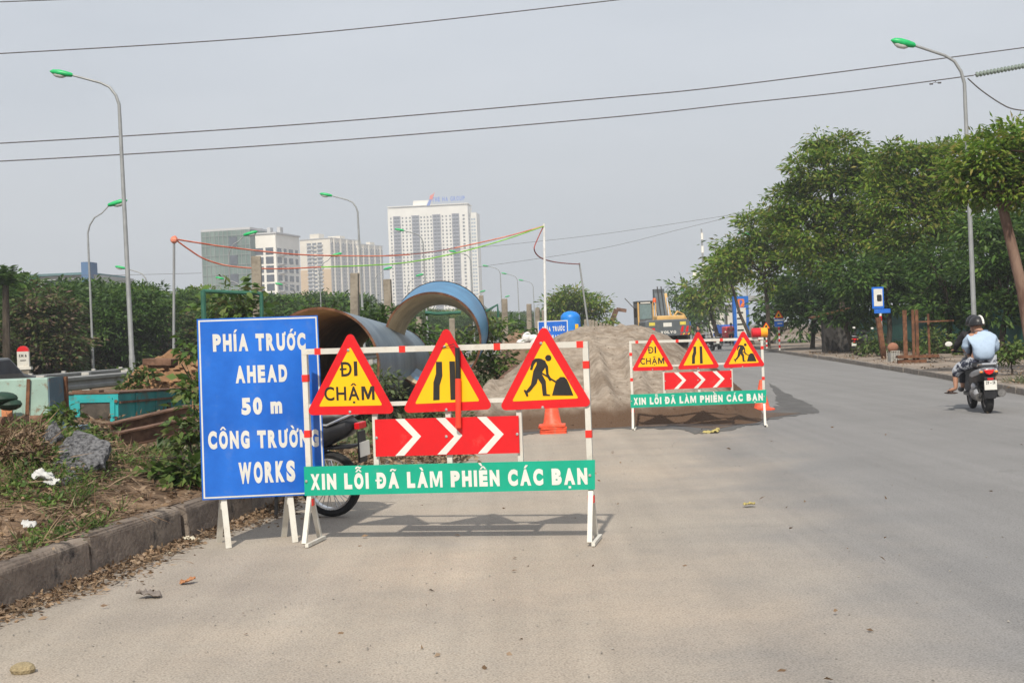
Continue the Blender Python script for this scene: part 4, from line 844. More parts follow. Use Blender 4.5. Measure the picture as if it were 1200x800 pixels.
# white sack and blue tank over the mound
sk = MB().ball((0, 0, 0), (.3, .3, .4), 14, 8, Ry(.4)).ball((.35, 0, -.15), (.35, .3, .25), 12, 6, Ry(-.3)).ball((-.35, 0, -.25), (.3, .3, .2), 12, 6).build('white_sack', mat('sack_white', (.7, .69, .66), .8, var=.08, scale=5, bump=.8, bscale=4), smooth=True); sk.location = P(617, 396, 34); sk.scale = (.42, .5, .42); tag(sk, 'white plastic sack left of the distant blue sign', 'sack')
sk2 = MB().ball((0, 0, 0), (.75, .35, .28), 14, 8, Ry(-.75)).build('white_sheet', mat('sack_white', (.7, .69, .66)), smooth=True); sk2.location = P(631, 399, 29); sk2.scale = (.42, .5, .38); tag(sk2, 'white sheet lying on the left shoulder of the sand mound', 'plastic sheet')
D = 58; tk = empty('water_tank', (P(669, 388, D).x, D, .9), 0, 'bright blue plastic water tank standing behind the sand mound', 'water tank'); zt = zat(669, 364.5, D)-.9
MB().lathe([(.44, 0), (.45, .05), (.45, zt-.32), (.43, zt-.2), (.3, zt-.06), (.1, zt), (.001, zt)], 24).build('tank_body', mat('tank_blue', (.01, .2, .66), .4, var=.08), tk, True)
for z in (.3, .7): MB().lathe([(.452, z), (.47, z+.02), (.452, z+.04)], 24).build('rib', mat('tank_blue', (.01, .2, .66)), tk, True)
MB().box((.25, -.42, zt-.75), (.14, .1, .3)).build('yellow_valve', M_signyel, tk); MB().box((.0, 0, -.3), (1, 1, .6)).build('plinth', M_conc, tk)
# ================================================================ excavator
D = 66; xk = P(776, 388, D); S_ = D/1500; ez = zat(776, 404, D); ex = empty('excavator', (xk.x, D, ez), R(3), 'grey and orange excavator seen from behind on the sand mound', 'excavator')
M_eg = mat('excavator_grey', (.10, .115, .125), .5, var=.12, scale=1.5, grime=(.2, .17, .13), gs=2, gl=.55, gh=.8); M_eo = mat('excavator_ochre', (.6, .37, .13), .45, var=.1, scale=2, grime=(.4, .25, .1), gs=3)
M_egl = mat('cab_glass', (.16, .22, .22), .12, spec=.7); M_trk = mat('track_steel', (.05, .045, .04), .8, var=.3)
for s in (-1, 1):
    tr = MB().tube([(s*1.05, -1.7, .4), (s*1.05, 1.7, .4)], .38, 12).box((s*1.05, 0, .4), (.6, 3.4, .76)).build('track', M_trk, ex)
    for k in range(9): MB().box((s*1.05, -2.02+.0*k, .1+.08*k), (.58, .06, .045)).build('track_shoe', M_trk, tr)
MB().box((0, 0, .62), (1.5, 2.2, .4)).build('undercarriage', M_trk, ex)
cw = MB().prism([(-1.35, .95), (-1.15, .78), (1.15, .78), (1.35, .95), (1.33, 1.68), (1.2, 1.78), (-1.2, 1.78), (-1.33, 1.68)], -2.6, -1.9).build('counterweight', M_eg, ex, bevel=.06)
text_mb('VOLVO', -.42, .5, .93, .17, -2.607, .06).build('lettering', M_letter, cw); MB().box((0, -2.607, 1.47), (.5, .012, .24)).build('number_plate', M_letter, cw)
for x in (-.92, .92): MB().box((x, -2.607, 1.53), (.36, .012, .2)).build('warning_sticker', mat('sticker_yellow', (.6, .5, .08)), cw)
for x in (-1.1, -.85): MB().box((x, -2.608, 1.22), (.18, .014, .14)).build('tail_reflector', M_signred, cw)
for x in (.85, 1.15): MB().prism([(x-.1, 1.0), (x+.06, 1.0), (x+.12, 1.36), (x, 1.36)], -2.61, -2.6).build('red_stripe', M_signred, cw)
for i in range(4): MB().prism([(.72+i*.15, .83), (.8+i*.15, .83), (.88+i*.15, .93), (.8+i*.15, .93)], -2.612, -2.6).build('hazard_stripe', M_signyel if i % 2 else M_signred, cw)
MB().box((0, -.4, 1.35), (2.6, 3.2, .7)).build('engine_deck', M_eg, ex, bevel=.05); MB().box((.35, -1.3, 1.88), (1.7, 1.3, .3)).build('bonnet', M_eo, ex, bevel=.08)
cb = MB().box((-.85, .8, 2.2), (.95, 1.7, 1.5)).build('cab', mat('cab_dark', (.12, .12, .12), .5), ex, bevel=.05); MB().box((-.85, -.06, 2.35), (.72, .03, .95)).build('rear_window', M_egl, cb)
for x in (-1.3, -.38): MB().bar((x, -.08, 1.5), (x, -.08, 2.95), .09).build('cab_pillar', M_eo, cb)
MB().box((-.85, .75, 2.99), (1.0, 1.8, .09)).build('cab_roof', M_eg, cb, bevel=.03); MB().box((-.85, -.1, 2.9), (.6, .04, .09)).build('roof_lamp', M_letter, cb)
MB().bar((-.28, -.3, 1.9), (-.25, -.3, 2.95), .06).build('beacon_post', M_eo, ex); MB().lathe([(.11, 0), (.11, .2), (.06, .27), (.001, .27)], 10, T(-.32, -.3, 2.9)).build('beacon', mat('beacon_red', (.75, .12, .03), .3), ex, True)
MB().bar((-1.4, .4, 2.0), (-1.4, .4, 2.6), .16, .05).build('mirror', M_black, ex); MB().bar((-1.4, .4, 2.5), (-1.95, .9, 3.25), .05).build('mirror_arm', M_black, ex)
bm_ = MB().bar((.38, .9, 1.6), (.42, 2.4, 3.6), .62, .5).box((.42, 2.3, 3.3), (.66, .5, 1.0)).build('boom', M_eg, ex)
for x in (.0, .78): MB().tube([(x, .9, 1.7), (x+.03, 1.6, 3.2)], .05, 8).build('boom_cylinder', mat('chrome', (.7, .7, .7), .2, .8), ex, True)
for x in (.28, .52): MB().tube([(x, .8, 1.8), (x+.02, 2.0, 3.95)], .035, 6).build('hydraulic_hose', M_black, ex, True)
MB().bar((1.0, 2.0, 1.6), (.95, 2.8, 3.5), .16).build('stick', M_eo, ex); MB().bar((1.3, 2.6, 1.7), (.98, 2.8, 3.3), .1).build('stick', M_eo, ex); MB().tube([(1.1, 1.5, 1.9), (1.5, 1.9, 2.3), (1.9, 2.0, 2.1), (2.1, 2.0, 1.7)], .07, 8).build('hand_rail', M_eo, ex, True)
ex.scale = (.84, .9, .82); ex.location.z -= .18; ex.location.x -= .12
# far digger bucket arm left of it
fa = MB().bar((0, 0, 0), (.9, 0, 2.2), .5, .4).bar((.9, 0, 2.2), (1.9, 0, 2.0), .35, .3).box((-.1, 0, .1), (.7, .6, .5)).build('digger_arm', M_brown); fa.location = P(713, 388, 130); tag(fa, 'distant brown digger arm standing over the far end of the mound', 'digger arm')
# ================================================================ scooters, motorcycles
M_tyre = mat('tyre', (.02, .02, .02), .85, var=.2, scale=20, bump=.3); M_rim = mat('wheel_rim', (.25, .25, .26), .35, .8); M_chr = mat('chrome', (.7, .7, .7), .2, .8)
M_eng = mat('engine_grey', (.16, .155, .15), .5, .5, var=.3, scale=12); M_sil = mat('fairing_silver', (.42, .42, .43), .35, .3); M_blk = mat('black_plastic', (.018, .018, .02), .4, var=.2); M_seat = mat('seat_black', (.015, .015, .016), .45, bump=.1)
M_tail = mat('tail_light', (.6, .01, .015), .2); M_mir = mat('mirror_glass', (.85, .87, .9), .08, 1.0)
def wheel(root, y, r, w_, spokes=0):
    M_ = T(0, y, r) @ Ry(math.pi/2); n = 28
    wt = MB().lathe([(r-w_*.75, -w_*.32), (r-w_*.35, -w_*.5), (r-w_*.08, -w_*.36), (r, 0), (r-w_*.08, w_*.36), (r-w_*.35, w_*.5), (r-w_*.75, w_*.32), (r-w_*.75, -w_*.32)], n, M_).build('wheel', M_tyre, root, True)
    MB().lathe([(r-w_*.95, -w_*.28), (r-w_*.7, -w_*.33), (r-w_*.7, w_*.33), (r-w_*.95, w_*.28), (r-w_*.95, -w_*.28)], n, M_).build('rim', M_chr if spokes else M_rim, wt, True)
    MB().lathe([(.001, -w_*.5), (.05, -w_*.5), (.05, w_*.5), (.001, w_*.5)], 12, M_).build('hub', M_eng, wt, True)
    sp = MB()
    for i in range(spokes or 5):
        a = 2*math.pi*i/(spokes or 5); s_ = (i % 2*2-1)*w_*.3 if spokes else 0
        sp.bar(M_ @ Vector((.04*math.cos(a+.3), .04*math.sin(a+.3), s_)), M_ @ Vector(((r-w_*.8)*math.cos(a), (r-w_*.8)*math.sin(a), 0)), .006 if spokes else .035)
    o = sp.build('spokes', M_chr if spokes else M_rim, wt); o['kind'] = 'stuff'
def loft_body(secs, m, name, root, smooth=True):     # sections: (y, z centre, half width, half height)
    n = 14; vs, fs = [], []
    for y, z, a, b in secs:
        for j in range(n):
            q = 2*math.pi*j/n; c, s = math.cos(q), math.sin(q); vs.append((a*math.copysign(abs(c)**.7, c), y, z+b*math.copysign(abs(s)**.7, s)))
    for i in range(len(secs)-1): fs += [(i*n+j, (i+1)*n+j, (i+1)*n+(j+1) % n, i*n+(j+1) % n) for j in range(n)]
    fs += [tuple(range(n)), tuple(range(len(secs)*n-1, (len(secs)-1)*n-1, -1))]
    return MB().add(vs, fs).build(name, m, root, smooth)
def make_scooter(label, body=M_sil, ridden=True):
    r = empty('motor_scooter', (0, 0, 0), 0, label, 'scooter')
    wheel(r, -.62, .25, .13); wheel(r, .62, .25, .11)
    loft_body([(-.86, .66, .05, .04), (-.8, .64, .12, .09), (-.55, .6, .16, .13), (-.2, .56, .17, .16), (.05, .5, .15, .15), (.12, .45, .1, .1)], M_blk, 'rear_fairing', r)
    loft_body([(-.86, .70, .04, .03), (-.82, .70, .145, .05), (-.6, .66, .175, .075), (-.3, .62, .178, .08), (-.1, .6, .165, .06)], body, 'side_panel', r)
    tl = MB().prism([(-.085, .715), (.085, .715), (.05, .655), (0, .635), (-.05, .655)], -.9, -.83).build('tail_light', M_tail, r, bevel=.008)
    for s in (-1, 1): MB().ball((s*.115, -.855, .68), (.028, .02, .02), 8, 5).build('indicator', mat('indicator_amber', (.7, .25, .04), .3), r, True)
    loft_body([(-.78, .74, .1, .03), (-.6, .77, .15, .045), (-.3, .78, .16, .05), (-.05, .76, .14, .045), (.1, .73, .09, .03)], M_seat, 'seat', r)
    MB().tube([(-.12, -.6, .76), (-.14, -.78, .8), (-.1, -.92, .81), (.1, -.92, .81), (.14, -.78, .8), (.12, -.6, .76)], .016, 8).build('grab_rail', M_chr, r, True)
    MB().prism([(-.08, .6), (.08, .6), (.1, .3), (.07, .25), (-.07, .25), (-.1, .3)], -.93, -.86, Matrix.Shear('XY', 4, (0, 0))).build('mudguard', M_blk, r, bevel=.01)
    MB().box((0, -.945, .47), (.19, .012, .15)).build('number_plate', M_letter, r)
    MB().box((0, -.95, .57), (.09, .02, .03)).build('reflector', M_tail, r)
    MB().tube([(-.1, -.15, .32), (-.12, -.4, .3), (-.11, -.62, .26)], [.09, .1, .07], 12).build('engine', M_eng, r, True); MB().ball((-.13, -.5, .3), (.06, .13, .1), 12, 8).build('engine_cover', M_sil, r, True)
    MB().ball((-.13, -.3, .42), (.055, .1, .075), 12, 8).build('air_filter', M_sil, r, True)
    MB().tube([(.08, -.1, .22), (.13, -.3, .24), (.16, -.5, .3), (.165, -.95, .34)], [.02, .03, .06, .065], 12).build('exhaust', M_eng, r, True)
    for s in (-1, 1): MB().tube([(s*.11, -.62, .26), (s*.12, -.55, .55)], .025, 8).build('shock_absorber', M_blk, r, True)
    MB().box((0, .3, .28), (.32, .5, .07)).build('floorboard', M_blk, r, bevel=.02)
    loft_body([(.48, .5, .17, .22), (.56, .62, .2, .3), (.62, .62, .14, .28)], body, 'leg_shield', r)
    MB().tube([(0, .62, .25), (0, .5, .95)], .035, 8).build('steering_column', M_blk, r, True); loft_body([(.66, .4, .07, .06), (.66, .5, .07, .03), (.7, .56, .06, .02)], body, 'front_mudguard', r)
    MB().tube([(-.33, .36, 1.0), (-.15, .46, .98), (.15, .46, .98), (.33, .36, 1.0)], .018, 8).build('handlebar', M_blk, r, True); loft_body([(.4, .98, .1, .05), (.52, .97, .13, .08), (.6, .93, .08, .06)], body, 'headlight_cowl', r)
    for s in (-1, 1):
        mm = MB().tube([(s*.24, .42, .99), (s*.28, .4, 1.08), (s*.36, .38, 1.12)], .008, 6).build('mirror_stalk', M_blk, r, True)
        mk_ = T(s*.385, .375, 1.13) @ Rx(.05); MB().ball((0, .012, 0), (.068, .014, .048), 14, 6, mk_).build('mirror_shell', M_blk, mm, True); MB().ball((0, -.004, 0), (.062, .006, .043), 14, 6, mk_).build('mirror_glass', M_letter, mm, True)  # plain white on the glass stands in for the reflected sky
    return r
RIDE = Vector((7.80, 21.45, 0)); RA = -math.atan(.16)
sc1 = make_scooter('grey scooter carrying two people along the open lane at the right'); sc1.location = RIDE; sc1.rotation_euler = (0, R(-1), RA)
text_mb('29 - D1', -.07, .07, .485, .05, -.953, .03).build('lettering', M_black, [c for c in sc1.children if c.name.startswith('number_plate')][0])
def place_copy(src, loc, rz, label, cat=None, group=None, sc_=1):
    o = copy_tree(src); o.location = loc; o.rotation_euler = (0, 0, rz); tag(o, label, cat, group); o.scale = (sc_,)*3; return o
sc2 = make_scooter('dark scooter parked on the right pavement in front of the hoarding', M_blk); sc2.location = P(1007, 400, 54); sc2.location.z = .11; sc2.rotation_euler = (0, R(4), R(-30)); 
for i, (px, D, a, lb) in enumerate(((829, 80, 20, 'left one of two dark scooters behind the top rail of the farther barrier'), (843, 84, -15, 'right one of two dark scooters behind the top rail of the farther barrier'), (852, 118, 30, 'far scooter standing before the petrol price sign'))):
    p = P(px, 400, D); place_copy(sc2, (p.x, D, .0), R(a), lb)
# black motorcycle behind the blue sign
def make_motorcycle(label):
    r = empty('motorcycle', (0, 0, 0), 0, label, 'motorcycle')
    wheel(r, -.62, .30, .085, 28); wheel(r, .62, .30, .075, 28)
    loft_body([(-.93, .84, .03, .02), (-.86, .82, .12, .08), (-.6, .76, .16, .13), (-.25, .7, .17, .16), (.05, .64, .13, .14)], M_blk, 'tail_fairing', r)
    loft_body([(-.86, .9, .07, .04), (-.76, .9, .14, .085), (-.4, .88, .155, .09), (-.1, .84, .13, .07), (.12, .82, .08, .04)], M_seat, 'seat', r)
    loft_body([(.02, .85, .08, .05), (.15, .9, .14, .1), (.35, .92, .14, .1), (.5, .88, .07, .06)], M_blk, 'fuel_tank', r)
    for s in (-1, 1):
        MB().tube([(s*.12, -.35, .86), (s*.15, -.7, .85), (s*.13, -.9, .93), (s*.05, -.98, .96)], .011, 8).build('grab_rail', M_chr, r, True)
        MB().tube([(s*.12, -.6, .32), (s*.13, -.48, .75)], .022, 8).build('shock_absorber', M_chr, r, True); MB().tube([(s*.07, .66, .3), (s*.07, .48, .95)], .022, 8).build('fork', M_chr, r, True)
        MB().tube([(s*.1, 0, .35), (s*.11, -.62, .31)], .02, 6).build('swing_arm', M_blk, r, True)
        MB().tube([(s*.3, .3, 1.05), (s*.32, .3, 1.2)], .006, 6).build('mirror_stalk', M_blk, r); MB().ball((s*.34, .3, 1.25), (.06, .015, .04), 12, 6).build('mirror', M_blk, r, True)
    MB().tube([(-.1, -.95, .35), (-.13, -.4, .28), (-.12, .1, .25), (-.05, .3, .35)], [.04, .045, .025, .02], 10).build('exhaust', M_chr, r, True)
    MB().box((0, .05, .42), (.2, .36, .3)).tube([(0, .12, .5), (0, .32, .62)], .09, 10).build('engine', M_eng, r, bevel=.02)
    MB().prism([(-.06, .78), (.06, .78), (.075, .5), (-.075, .5)], -.97, -.95).build('rear_mudguard', M_blk, r); MB().box((0, -.985, .62), (.18, .01, .13)).build('number_plate', M_letter, r); MB().box((0, -.955, .83), (.15, .05, .06)).build('tail_light', M_tail, r, bevel=.01)
    loft_body([(-.95, .66, .05, .01), (-.85, .64, .055, .02), (-.62, .63, .055, .02), (-.35, .55, .05, .02)], M_blk, 'wheel_guard', r)
    MB().tube([(-.32, .25, 1.02), (-.1, .4, 1.04), (.1, .4, 1.04), (.32, .25, 1.02)], .014, 8).build('handlebar', M_chr, r, True); MB().ball((0, .55, .95), (.1, .08, .1), 12, 8).build('headlight', M_chr, r, True)
    for s in (-1, 1): MB().prism([(-.012, 0), (.012, 0), (.012, .3), (-.012, .3)], -.012, .012, T(s*.12, -.1, 0) @ Ry(s*-.2)).build('stand_leg', M_blk, r)
    MB().bar((0, .1, .55), (0, .5, .9), .06).bar((0, .1, .55), (0, -.5, .72), .05).build('frame', M_blk, r)
    return r
mc = make_motorcycle('black motorcycle parked behind the blue sign, rear wheel showing under the green board')
hw = Vector((-math.sin(R(70)), math.cos(R(70)), 0)); rw = G(390, 605); mc.location = rw+hw*.62; mc.location.z = 0; mc.rotation_euler = (0, R(-3), R(70))
# ================================================================ people
def skin(name, V, E, m, parent=None, sub=2, root=0, fold=0):
    me = bpy.data.meshes.new('tmp'); me.from_pydata([v[:3] for v in V], E, []); o = bpy.data.objects.new('tmp', me); col.objects.link(o)
    o.modifiers.new('s', 'SKIN'); sv = me.skin_vertices[0].data
    for i, v in enumerate(V): sv[i].radius = (v[3], v[4] if len(v) > 4 else v[3]); sv[i].use_root = (i == root)
    s = o.modifiers.new('u', 'SUBSURF'); s.levels = sub; s.render_levels = sub
    dg = bpy.context.evaluated_depsgraph_get(); out = bpy.data.meshes.new_from_object(o.evaluated_get(dg)); bpy.data.objects.remove(o); out.name = name
    if name in ('shirt', 'jacket', 'trousers', 'shorts'):
        for v in out.vertices:
            f_ = .022 if name == 'shirt' else .014; c_ = v.co; v.co = c_+v.normal*f_*(fbm(c_.x*9+c_.z*14, c_.z*20-c_.x*7+c_.y*9, 3)*2)
    out.polygons.foreach_set('use_smooth', [True]*len(out.polygons)); out.materials.clear(); return link(name, out, m, parent)
M_skin = mat('skin', (.38, .2, .13), .55, var=.06); M_hair = mat('hair_black', (.012, .01, .01), .5)
def hand(parts, E, i0, wrist, d, side, curl):      # palm, five bent fingers, rooted at vertex i0
    d = Vector(d).normalized(); s = d.cross(Vector((0, 0, 1))).normalized()*side; n = s.cross(d)
    w0 = Vector(wrist); p = w0+d*.05; parts.append((*p, .034, .016)); ip = len(parts)-1; E.append((i0, ip))
    for k, ln in enumerate((.07, .078, .072, .058)):
        a = p+s*(.028-.018*k)+d*.03; b = a+d*ln*.55-n*curl*.02*side*0+Vector((0, 0, -curl*.018)); c = b+d*ln*.35+Vector((0, 0, -curl*.03))
        j = len(parts); parts += [(*a, .009), (*b, .0085), (*c, .007)]; E += [(ip, j), (j, j+1), (j+1, j+2)]
    a = w0+d*.035+s*.035; b = a+d*.03+s*.018+Vector((0, 0, -.01)); j = len(parts); parts += [(*a, .011), (*b, .009)]; E += [(ip, j), (j, j+1)]
def person(root, pel, chest, neck, head, arms, legs, foot):
    V = [(*pel, .15, .115), (*Vector(pel).lerp(Vector(chest), .5), .135, .1), (*chest, .155, .105), (*neck, .055), (*head, .075, .09)]; E = [(0, 1), (1, 2), (2, 3), (3, 4)]
    for side, (sh, el, wr, hd) in arms:
        j = len(V); V += [(*sh, .052), (*el, .04), (*wr, .027)]; E += [(2, j), (j, j+1), (j+1, j+2)]; hand(V, E, j+2, wr, hd, side, .8)
    for hip, kn, an, toe in legs:
        j = len(V); V += [(*hip, .085), (*kn, .055), (*Vector(kn).lerp(Vector(an), .4), .05), (*an, .034), (*Vector(an).lerp(Vector(toe), .5), .035, .03), (*toe, .032, .018)]; E += [(0, j)]+[(j+i, j+i+1) for i in range(5)]
    return skin('body', V, E, M_skin, root)
def face(root, c, fwd):
    c = Vector(c); f = Vector(fwd).normalized(); s = f.cross(Vector((0, 0, 1)))
    MB().ball(tuple(c+f*.098+Vector((0, 0, -.01))), (.014, .02, .022), 8, 6).build('nose', M_skin, root, True)
    for k in (-1, 1):
        MB().ball(tuple(c+f*.082+s*k*.032+Vector((0, 0, .015))), .012, 8, 6).build('eye', M_letter, root, True); MB().ball(tuple(c+s*k*.082), (.012, .02, .03), 8, 6).build('ear', M_skin, root, True)
    MB().ball(tuple(c+f*.086+Vector((0, 0, -.045))), (.024, .008, .007), 8, 5).build('mouth', mat('lips', (.3, .09, .08), .5), root, True)
def helmet(root, c, fwd, stripe):
    q = Vector(fwd).normalized().to_track_quat('Y', 'Z').to_matrix().to_4x4(); M_ = T(*c) @ q @ Rx(-.12)
    hm_ = MB().lathe([(.128*math.cos(a), .135*math.sin(a)) for a in np.linspace(-.25, math.pi/2-.001, 12)], 24, M_ @ Matrix.Diagonal((.95, 1.1, 1, 1))).build('helmet', M_blk, root, True)
    MB().lathe([(.132, -.035), (.137, -.03), (.137, -.012), (.130, -.01)], 24, M_ @ Matrix.Diagonal((.95, 1.1, 1, 1))).build('helmet_edge', M_blk, hm_, True)
    MB().slab([(-.09, .1), (-.06, .175), (0, .2), (.06, .175), (.09, .1)], -.03, -.018, M_).build('helmet_brim', M_blk, hm_)
    if stripe: MB().tube([M_ @ Vector((.05, -.145*.912*math.cos(a), .139*.912*math.sin(a))) for a in np.linspace(-.15, 1.9, 10)], .018, 8).build('helmet_stripe', M_letter, hm_, True)
pr1 = empty('person', RIDE, RA, 'scooter driver in black jacket and helmet, mostly hidden by the passenger', 'person', 'people on the scooter')
arms1 = [(-1, ((-.19, .14, 1.29), (-.3, .26, 1.08), (-.3, .4, 1.02), (0, 1, 0))), (1, ((.19, .14, 1.29), (.3, .26, 1.08), (.3, .4, 1.02), (0, 1, 0)))]
legs1 = [((-.1, .08, .84), (-.2, .46, .74), (-.2, .36, .38), (-.24, .5, .33)), ((.1, .08, .84), (.17, .46, .74), (.15, .36, .38), (.16, .52, .33))]
person(pr1, (0, .02, .86), (0, .08, 1.2), (-.02, .12, 1.37), (-.03, .15, 1.49), arms1, legs1, None)
skin('jacket', [(0, .0, .84, .165, .13), (0, .04, 1.03, .16, .12), (0, .07, 1.23, .175, .125), (0, .12, 1.35, .075), (-.19, .13, 1.29, .07), (-.3, .25, 1.09, .055), (-.3, .38, 1.03, .04), (.19, .13, 1.29, .07), (.3, .25, 1.09, .055), (.3, .38, 1.03, .04)], [(0, 1), (1, 2), (2, 3), (2, 4), (4, 5), (5, 6), (2, 7), (7, 8), (8, 9)], mat('jacket_black', (.018, .017, .02), .8, bump=.2), pr1)
skin('trousers', [(0, .02, .83, .155, .11), (-.11, .1, .84, .1), (-.2, .45, .74, .075), (-.2, .37, .42, .05), (.11, .1, .84, .1), (.17, .45, .74, .075), (.15, .37, .42, .05)], [(0, 1), (1, 2), (2, 3), (0, 4), (4, 5), (5, 6)], mat('trousers_dark', (.03, .03, .035), .8), pr1)
for s, x in ((-1, -.22), (1, .155)): MB().ball((x, .43, .345), (.05, .13, .045), 12, 6).build('shoe', M_blk, pr1, True)
helmet(pr1, (-.03, .15, 1.475), (0, 1, 0), False); face(pr1, (-.03, .15, 1.47), (0, 1, 0))
pr2 = empty('person', RIDE, RA, 'passenger in pale blue shirt, patterned shorts and sandals on the back of the scooter', 'person', 'people on the scooter')
arms2 = [(-1, ((-.17, -.2, 1.27), (-.25, -.16, 1.03), (-.14, .02, .95), (.3, 1, -.1))), (1, ((.2, -.2, 1.25), (.27, -.16, 1.02), (.16, .02, .95), (-.3, 1, -.1)))]
legs2 = [((-.11, -.2, .83), (-.37, .06, .7), (-.38, .0, .38), (-.50, .1, .33)), ((.11, -.2, .83), (.26, .12, .7), (.24, .04, .4), (.26, .18, .34))]
person(pr2, (.02, -.28, .86), (.02, -.25, 1.18), (-.02, -.19, 1.35), (-.04, -.15, 1.46), arms2, legs2, None)
M_shirt = mat('shirt_pale_blue', (.37, .47, .6), .85, var=.06, scale=5, bump=.9, bscale=7)
skin('shirt', [(.03, -.30, .84, .19, .14), (.03, -.32, .98, .185, .15), (.01, -.29, 1.17, .165, .13), (-.01, -.22, 1.31, .095), (-.18, -.22, 1.24, .085), (-.25, -.17, 1.06, .065), (-.16, -.0, .97, .045), (.20, -.22, 1.22, .085), (.27, -.17, 1.04, .065), (.18, -.0, .97, .045)], [(0, 1), (1, 2), (2, 3), (2, 4), (4, 5), (5, 6), (2, 7), (7, 8), (8, 9)], M_shirt, pr2)
M_pat = mat('shorts_patterned', (.03, .035, .06), .85, var=.2, scale=11, c2=(.4, .42, .46), lo=.48, hi=.54)
skin('shorts', [(.02, -.26, .81, .17, .12), (-.12, -.2, .82, .115), (-.34, .03, .72, .095), (-.38, .03, .55, .085), (.12, -.2, .82, .115), (.25, .08, .72, .09), (.25, .08, .56, .07)], [(0, 1), (1, 2), (2, 3), (0, 4), (4, 5), (5, 6)], M_pat, pr2)
for x, y in ((-.45, .06), (.25, .12)): MB().ball((x, y, .305), (.05, .13, .018), 12, 5, T(x, y, 0) @ Rz(.9 if x < 0 else 0) @ T(-x, -y, 0)).build('sandal', mat('sandal', (.05, .03, .025), .7), pr2, True)
MB().tube([(-.5, .03, .32), (-.46, .08, .375), (-.41, .11, .32)], .012, 6).build('sandal_strap', M_blk, pr2)
helmet(pr2, (-.035, -.16, 1.455), (-.25, 1, 0), True); face(pr2, (-.04, -.15, 1.45), (-.25, 1, 0))
# ================================================================ grey car on the expressway
def make_car(label, m, loc, rz):
    r = empty('car', loc, rz, label, 'car')
    side = [(-2.1, .35), (-2.12, .75), (-1.95, .92), (-1.2, .98), (-.75, 1.38), (.35, 1.42), (1.05, 1.0), (1.9, .86), (2.1, .66), (2.12, .35)]
    MB().prism(side, -.85, .85, Rz(math.pi/2)).build('body', m, r, bevel=.08)
    gl = [(-1.12, 1.0), (-.72, 1.33), (.33, 1.36), (.92, 1.0)]; MB().prism(gl, -.856, .856, Rz(math.pi/2)).build('side_window', M_gl, r)
    for y in (-1.3, 1.3):
        for s in (-1, 1):
            MB().tube([(s*.62, y, .32), (s*.86, y, .32)], .33, 16).build('wheel', M_tyre, r, True); MB().tube([(s*.85, y, .32), (s*.875, y, .32)], .2, 12).build('hubcap', M_rim, r, True)
    for s in (-1, 1): MB().box((s*.62, -2.12, .75), (.3, .06, .14)).build('tail_light', M_tail, r); MB().box((s*.62, 2.1, .66), (.3, .06, .12)).build('headlight', M_letter, r)
    return r
make_car('grey car just entering the photo at the left edge on the expressway', mat('car_grey', (.12, .125, .13), .35, .3), (P(10, 440, 33).x-.92, 33, .04), R(-7.6))
# ================================================================ petrol station, truck, traffic signs
D = 100; p = P(868.5, 385, D); ps = empty('petrol_price_sign', (p.x, D, 0), R(4), 'tall blue petrol price sign with orange emblem and white price panel', 'sign'); zt = zat(868, 347, D)
MB().box((0, 0, zt/2), (1.2, .4, zt)).build('pylon', mat('pylon_blue', (.02, .14, .5), .5, var=.1), ps); MB().box((.0, -.21, zt*.46), (.74, .03, zt*.6)).build('price_panel', M_letter, ps)
MB().prism(rounded([(-.27, zt-.85), (.27, zt-.85), (.27, zt-.22), (-.27, zt-.22)], .12, 4), -.225, -.205).build('emblem', mat('emblem_orange', (.8, .2, .05), .5), ps); text_mb('P', -.1, .12, zt-.77, .46, -.235, .05).build('emblem_letter', M_signblue, ps)
for i in range(4): MB().box((-.1, -.232, zt*(.3+.12*i)), (.5, .01, .12)).build('price_line', M_black, ps)
D = 142; p = P(839, 385, D); ks_ = empty('petrol_kiosk', (p.x, D, 0), 0, 'white petrol station kiosk left of the price sign under the trees', 'kiosk')
MB().box((0, 0, 2), (1.6, 1.6, 4)).build('white_pillar', M_white, ks_); MB().box((1.7, 0, 1.9), (1.0, 1.6, 3.8)).build('white_pillar', M_white, ks_); MB().box((3.0, 2, 4.4), (8, 8, .5)).build('canopy', mat('canopy_grey', (.3, .3, .3), .7), ks_); MB().box((.2, -.9, .9), (.8, .5, 1.4)).build('fuel_pump', mat('pump_dark', (.05, .09, .1), .5), ks_)
D = 112; p = P(853, 385, D); tr_ = empty('truck', (p.x, D, 0), R(10), 'small blue truck with a red front parked before the petrol price sign', 'truck')
MB().box((0, .6, 1.1), (1.5, 2.4, 1.0)).build('cargo_box', mat('truck_blue', (.03, .14, .55), .5), tr_, bevel=.03); MB().box((-.2, -1.3, .95), (1.3, 1.1, 1.0)).build('cab', mat('truck_red', (.6, .05, .06), .4), tr_, bevel=.1); MB().box((-.2, -1.86, 1.2), (1.0, .03, .35)).build('windscreen', M_gl, tr_)
for x in (-.75, .6):
    for y in (-1.3, 1.2): MB().tube([(x, y, .3), (x+.15, y, .3)], .3, 12).build('wheel', M_tyre, tr_, True)
